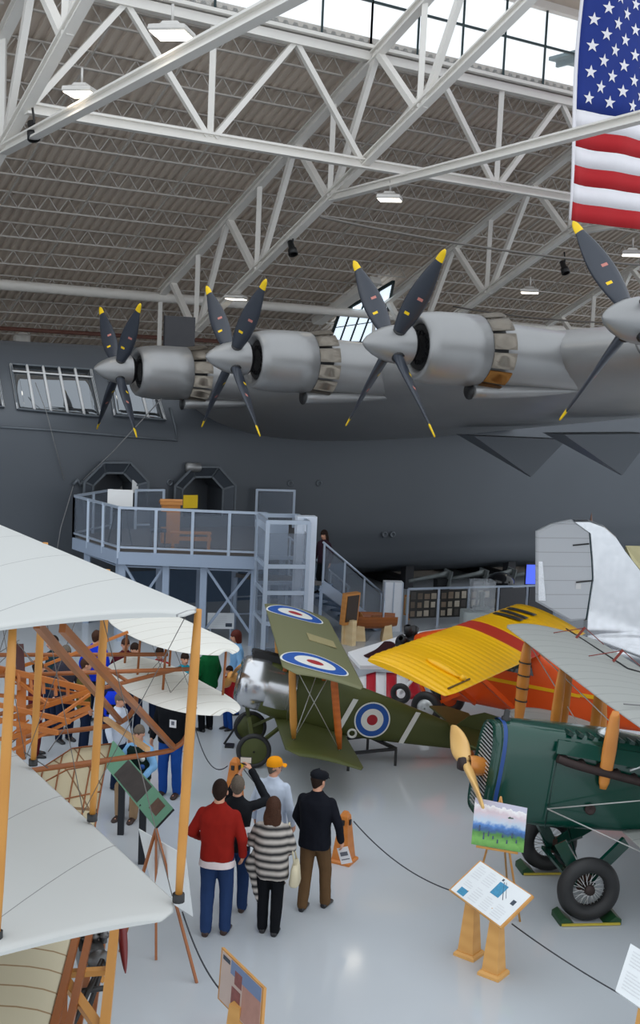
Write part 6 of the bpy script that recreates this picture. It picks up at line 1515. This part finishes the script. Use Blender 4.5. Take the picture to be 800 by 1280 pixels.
# ---- framed sign bottom left
q = [atz(272, 1248, .75), atz(325, 1304, .75), atz(327, 1233, 1.18), atz(277, 1184, 1.18)]
g_ = (q[0]+q[1])/2; th = T('framed_sign', (g_.x, g_.y, 0), 'wood-framed picture sign on an oak stand at the bottom edge', 'sign')
fr, q1, n1 = quad_panel(th, 'frame', q, -.03, FRW); sh_, q2, n2 = quad_panel(th, 'picture', q, .004, mat('picture_cream', rgb(206, 186, 176), .4, 0, .05), None, .07)
patch(th, 'picture_sky', q2, n2, .25, .72, 1, 1, mat('pict_blue', rgb(120, 140, 176), .5, 0, .1), sh_, .005); patch(th, 'picture_figure', q2, n2, .30, .05, .52, .50, mat('pict_red', rgb(140, 84, 80), .5, 0, .4, 20), sh_, .005); patch(th, 'picture_figure', q2, n2, .36, .58, .54, .86, MATS['pict_red'], sh_, .006); patch(th, 'picture_ground', q2, n2, .56, .02, 1, .72, mat('pict_tan', rgb(186, 140, 126), .5, 0, .15, 10), sh_, .005); patch(th, 'picture_mark', q2, n2, .04, .86, .22, .95, INKD, sh_, .005)
c_ = on(q, .5, .4); pedestal(th, V((c_.x, c_.y, 0)), .24, .13, c_.z-.05, OAKL, RS)
# ---- white sign bottom right
q = [atz(770, 1240, .75), atz(842, 1290, .75), atz(860, 1225, 1.02), atz(789, 1181, 1.02)]
g_ = (q[0]+q[2])/2; th = T('white_sign_panel', (g_.x, g_.y, 0), 'white slanted panel cut by the lower right edge', 'sign')
fr, q1, n1 = quad_panel(th, 'panel_sheet', q, .02, PANEL); lines(th, q1, n1, .08, .1, .4, .5, 6, fr, .022); lines(th, q1, n1, .08, .58, .4, .92, 5, fr, .022)
c_ = on(q, .5, .45); pedestal(th, V((c_.x, c_.y, 0)), .26, .14, c_.z-.05, OAKL, RS)
# ---- dark reading rail mid left
q = [atz(122, 946, .80), atz(194, 1035, .80), atz(215, 1015, 1.0), atz(142, 926, 1.0)]
g_ = (q[0]+q[1])/2; th = T('photo_reading_rail', (g_.x, g_.y, 0), 'slanted reading rail with green captions and a grey photograph on dark posts', 'sign')
fr, q1, n1 = quad_panel(th, 'backing', q, -.03, BLK); GRP = mat('caption_green', rgb(96, 142, 116), .5, 0, .05)
sh_, q2, n2 = quad_panel(th, 'caption_sheet', q, .004, GRP); patch(th, 'photograph', q2, n2, .30, .06, .70, .94, mat('photo_dark', rgb(62, 56, 54), .4, 0, .55, 6), sh_, .005); patch(th, 'portrait', q2, n2, .82, .3, .93, .84, mat('portrait_brown', rgb(86, 62, 50), .5, 0, .4, 12), sh_, .005)
for u in (.38, .74): c_ = on(q, u, .3); th.w('post', MB().bar((c_.x, c_.y, 0), (c_.x, c_.y, c_.z-.03), .09, .07), mat('post_dark', rgb(22, 26, 34), .5))
# ---- brown easel and white card
ap = atz(195, 1036, 1.35); e0 = T('brown_easel', (ap.x, ap.y, 0), 'brown wooden tripod easel beside the white wing tip', 'easel')
for l in (atz(246, 1229, 0), atz(195, 1200, 0), atz(150, 1190, 0)): e0.w('leg', MB().bar(l, ap, .028, .028), SPRD)
q = [atz(190, 1118, .70), atz(240, 1150, .70), atz(231, 1074, 1.2), atz(172, 1040, 1.2)]
th = T('white_card', (q[0]+q[1])/2, 'large white card leaning on the brown easel behind the white wing tip', 'sign'); nn_ = V((0, .03, 0)); th.w('card', MB().prism([v+V((0, .08, 0)) for v in q], nn_), PANEL)
# ---- low white notice by the guard rail
p = atz(275, 800, 0); th = T('white_notice', p, 'low white notice board left of the guard rail', 'sign', R=frame((.985, .17, 0)))
pz = at(275, 776, p.y).z; th.l('board', MB().box((0, 0, pz), (.66, .03, .40)), PANEL); mb = MB()
for i in range(5): mb.box((-.05, -.018, pz+.12-.05*i), (.4, .004, .012))
th.l('text_block', mb, MATS['text_grey']); th.l('print', MB().box((.2, -.02, pz-.1), (.16, .004, .09)), INKD)
for x in (-.25, .25): th.l('leg', MB().bar((x, .02, 0), (x, .02, pz-.1), .04), ALUP)
# ---- oak rope posts
ROPE = mat('rope_dark', rgb(58, 60, 66), .7, 0, .3, 40)
posts = {}
for nm, px, py, tp, lb in (('a', 429, 1076, 1014, 'tapered oak rope post beside the man in the flat cap'), ('b', 292, 1010, 947, 'tapered oak rope post behind the raised phone')):
    g = atz(px, py, 0); hh = at(px, tp, g.y).z; th = T('rope_post', g, lb, 'post', 'oak rope posts', R=frame((.9, -.42, 0)))
    sq = lambda w_, z_: [V((x*w_/2, y*w_/2, z_)) for x, y in ((-1, -1), (1, -1), (1, 1), (-1, 1))]
    bd_ = th.l('body', MB().loft([sq(.25, .05), sq(.12, hh-.06), sq(.06, hh)], 0, True, sm=False), wavemat('post_oak', rgb(206, 126, 54), rgb(188, 108, 42), 'Z', 2, .4, dist=3)); th.l('foot', MB().loft([sq(.32, 0), sq(.32, .03), sq(.27, .05)], 0, True, sm=False), MATS['post_oak']); th.l('slot', MB().box((.0, -.078, hh-.14), (.05, .02, .07)).box((.078, 0, hh-.14), (.02, .05, .07)), BLK, bd_)
    posts[nm] = g+V((0, -.10, hh-.14))
ends = [(posts['a']+V((.12, .1, 0)), atz(580, 1118, .55), .16, 'dark rope running from the oak post to the white reading panel'), (atz(640, 1155, .5), atz(836, 1275, .55), .05, 'dark rope running from the reading panel to the bottom right corner'),
        (posts['b']+V((-.12, .1, 0)), atz(243, 905, .62), .32, 'dark rope running left from the rear oak post past the olive wheels'), (posts['b']+V((.12, .06, 0)), posts['a']+V((-.12, .06, 0)), .25, 'dark rope sagging between the two oak rope posts'), (atz(228, 1140, .62), atz(276, 1238, .6), .10, 'dark rope running from the brown easel to the framed sign')]
for a, b, s, lb in ends: tag(MB().tube(sag(a, b, s, 24), .009, 6).build('rope', ROPE), lb, 'rope', 'barrier ropes')
# yellow chocks at the olive biplane
for i, (x, y) in enumerate(((304, 958), (336, 957))):
    g = atz(x, y, 0); th = T('yellow_chock', g, ('small yellow chock ahead of the near olive wheel', 'small yellow chock behind the near olive wheel')[i], 'chock'); s_ = -1 if i == 0 else 1
    th.l('wedge', MB().prism([(0, -.1, 0), (s_*.14, -.1, 0), (s_*.1, -.1, .04), (s_*-.02, -.1, .08)], (0, .2, 0)), YEL)
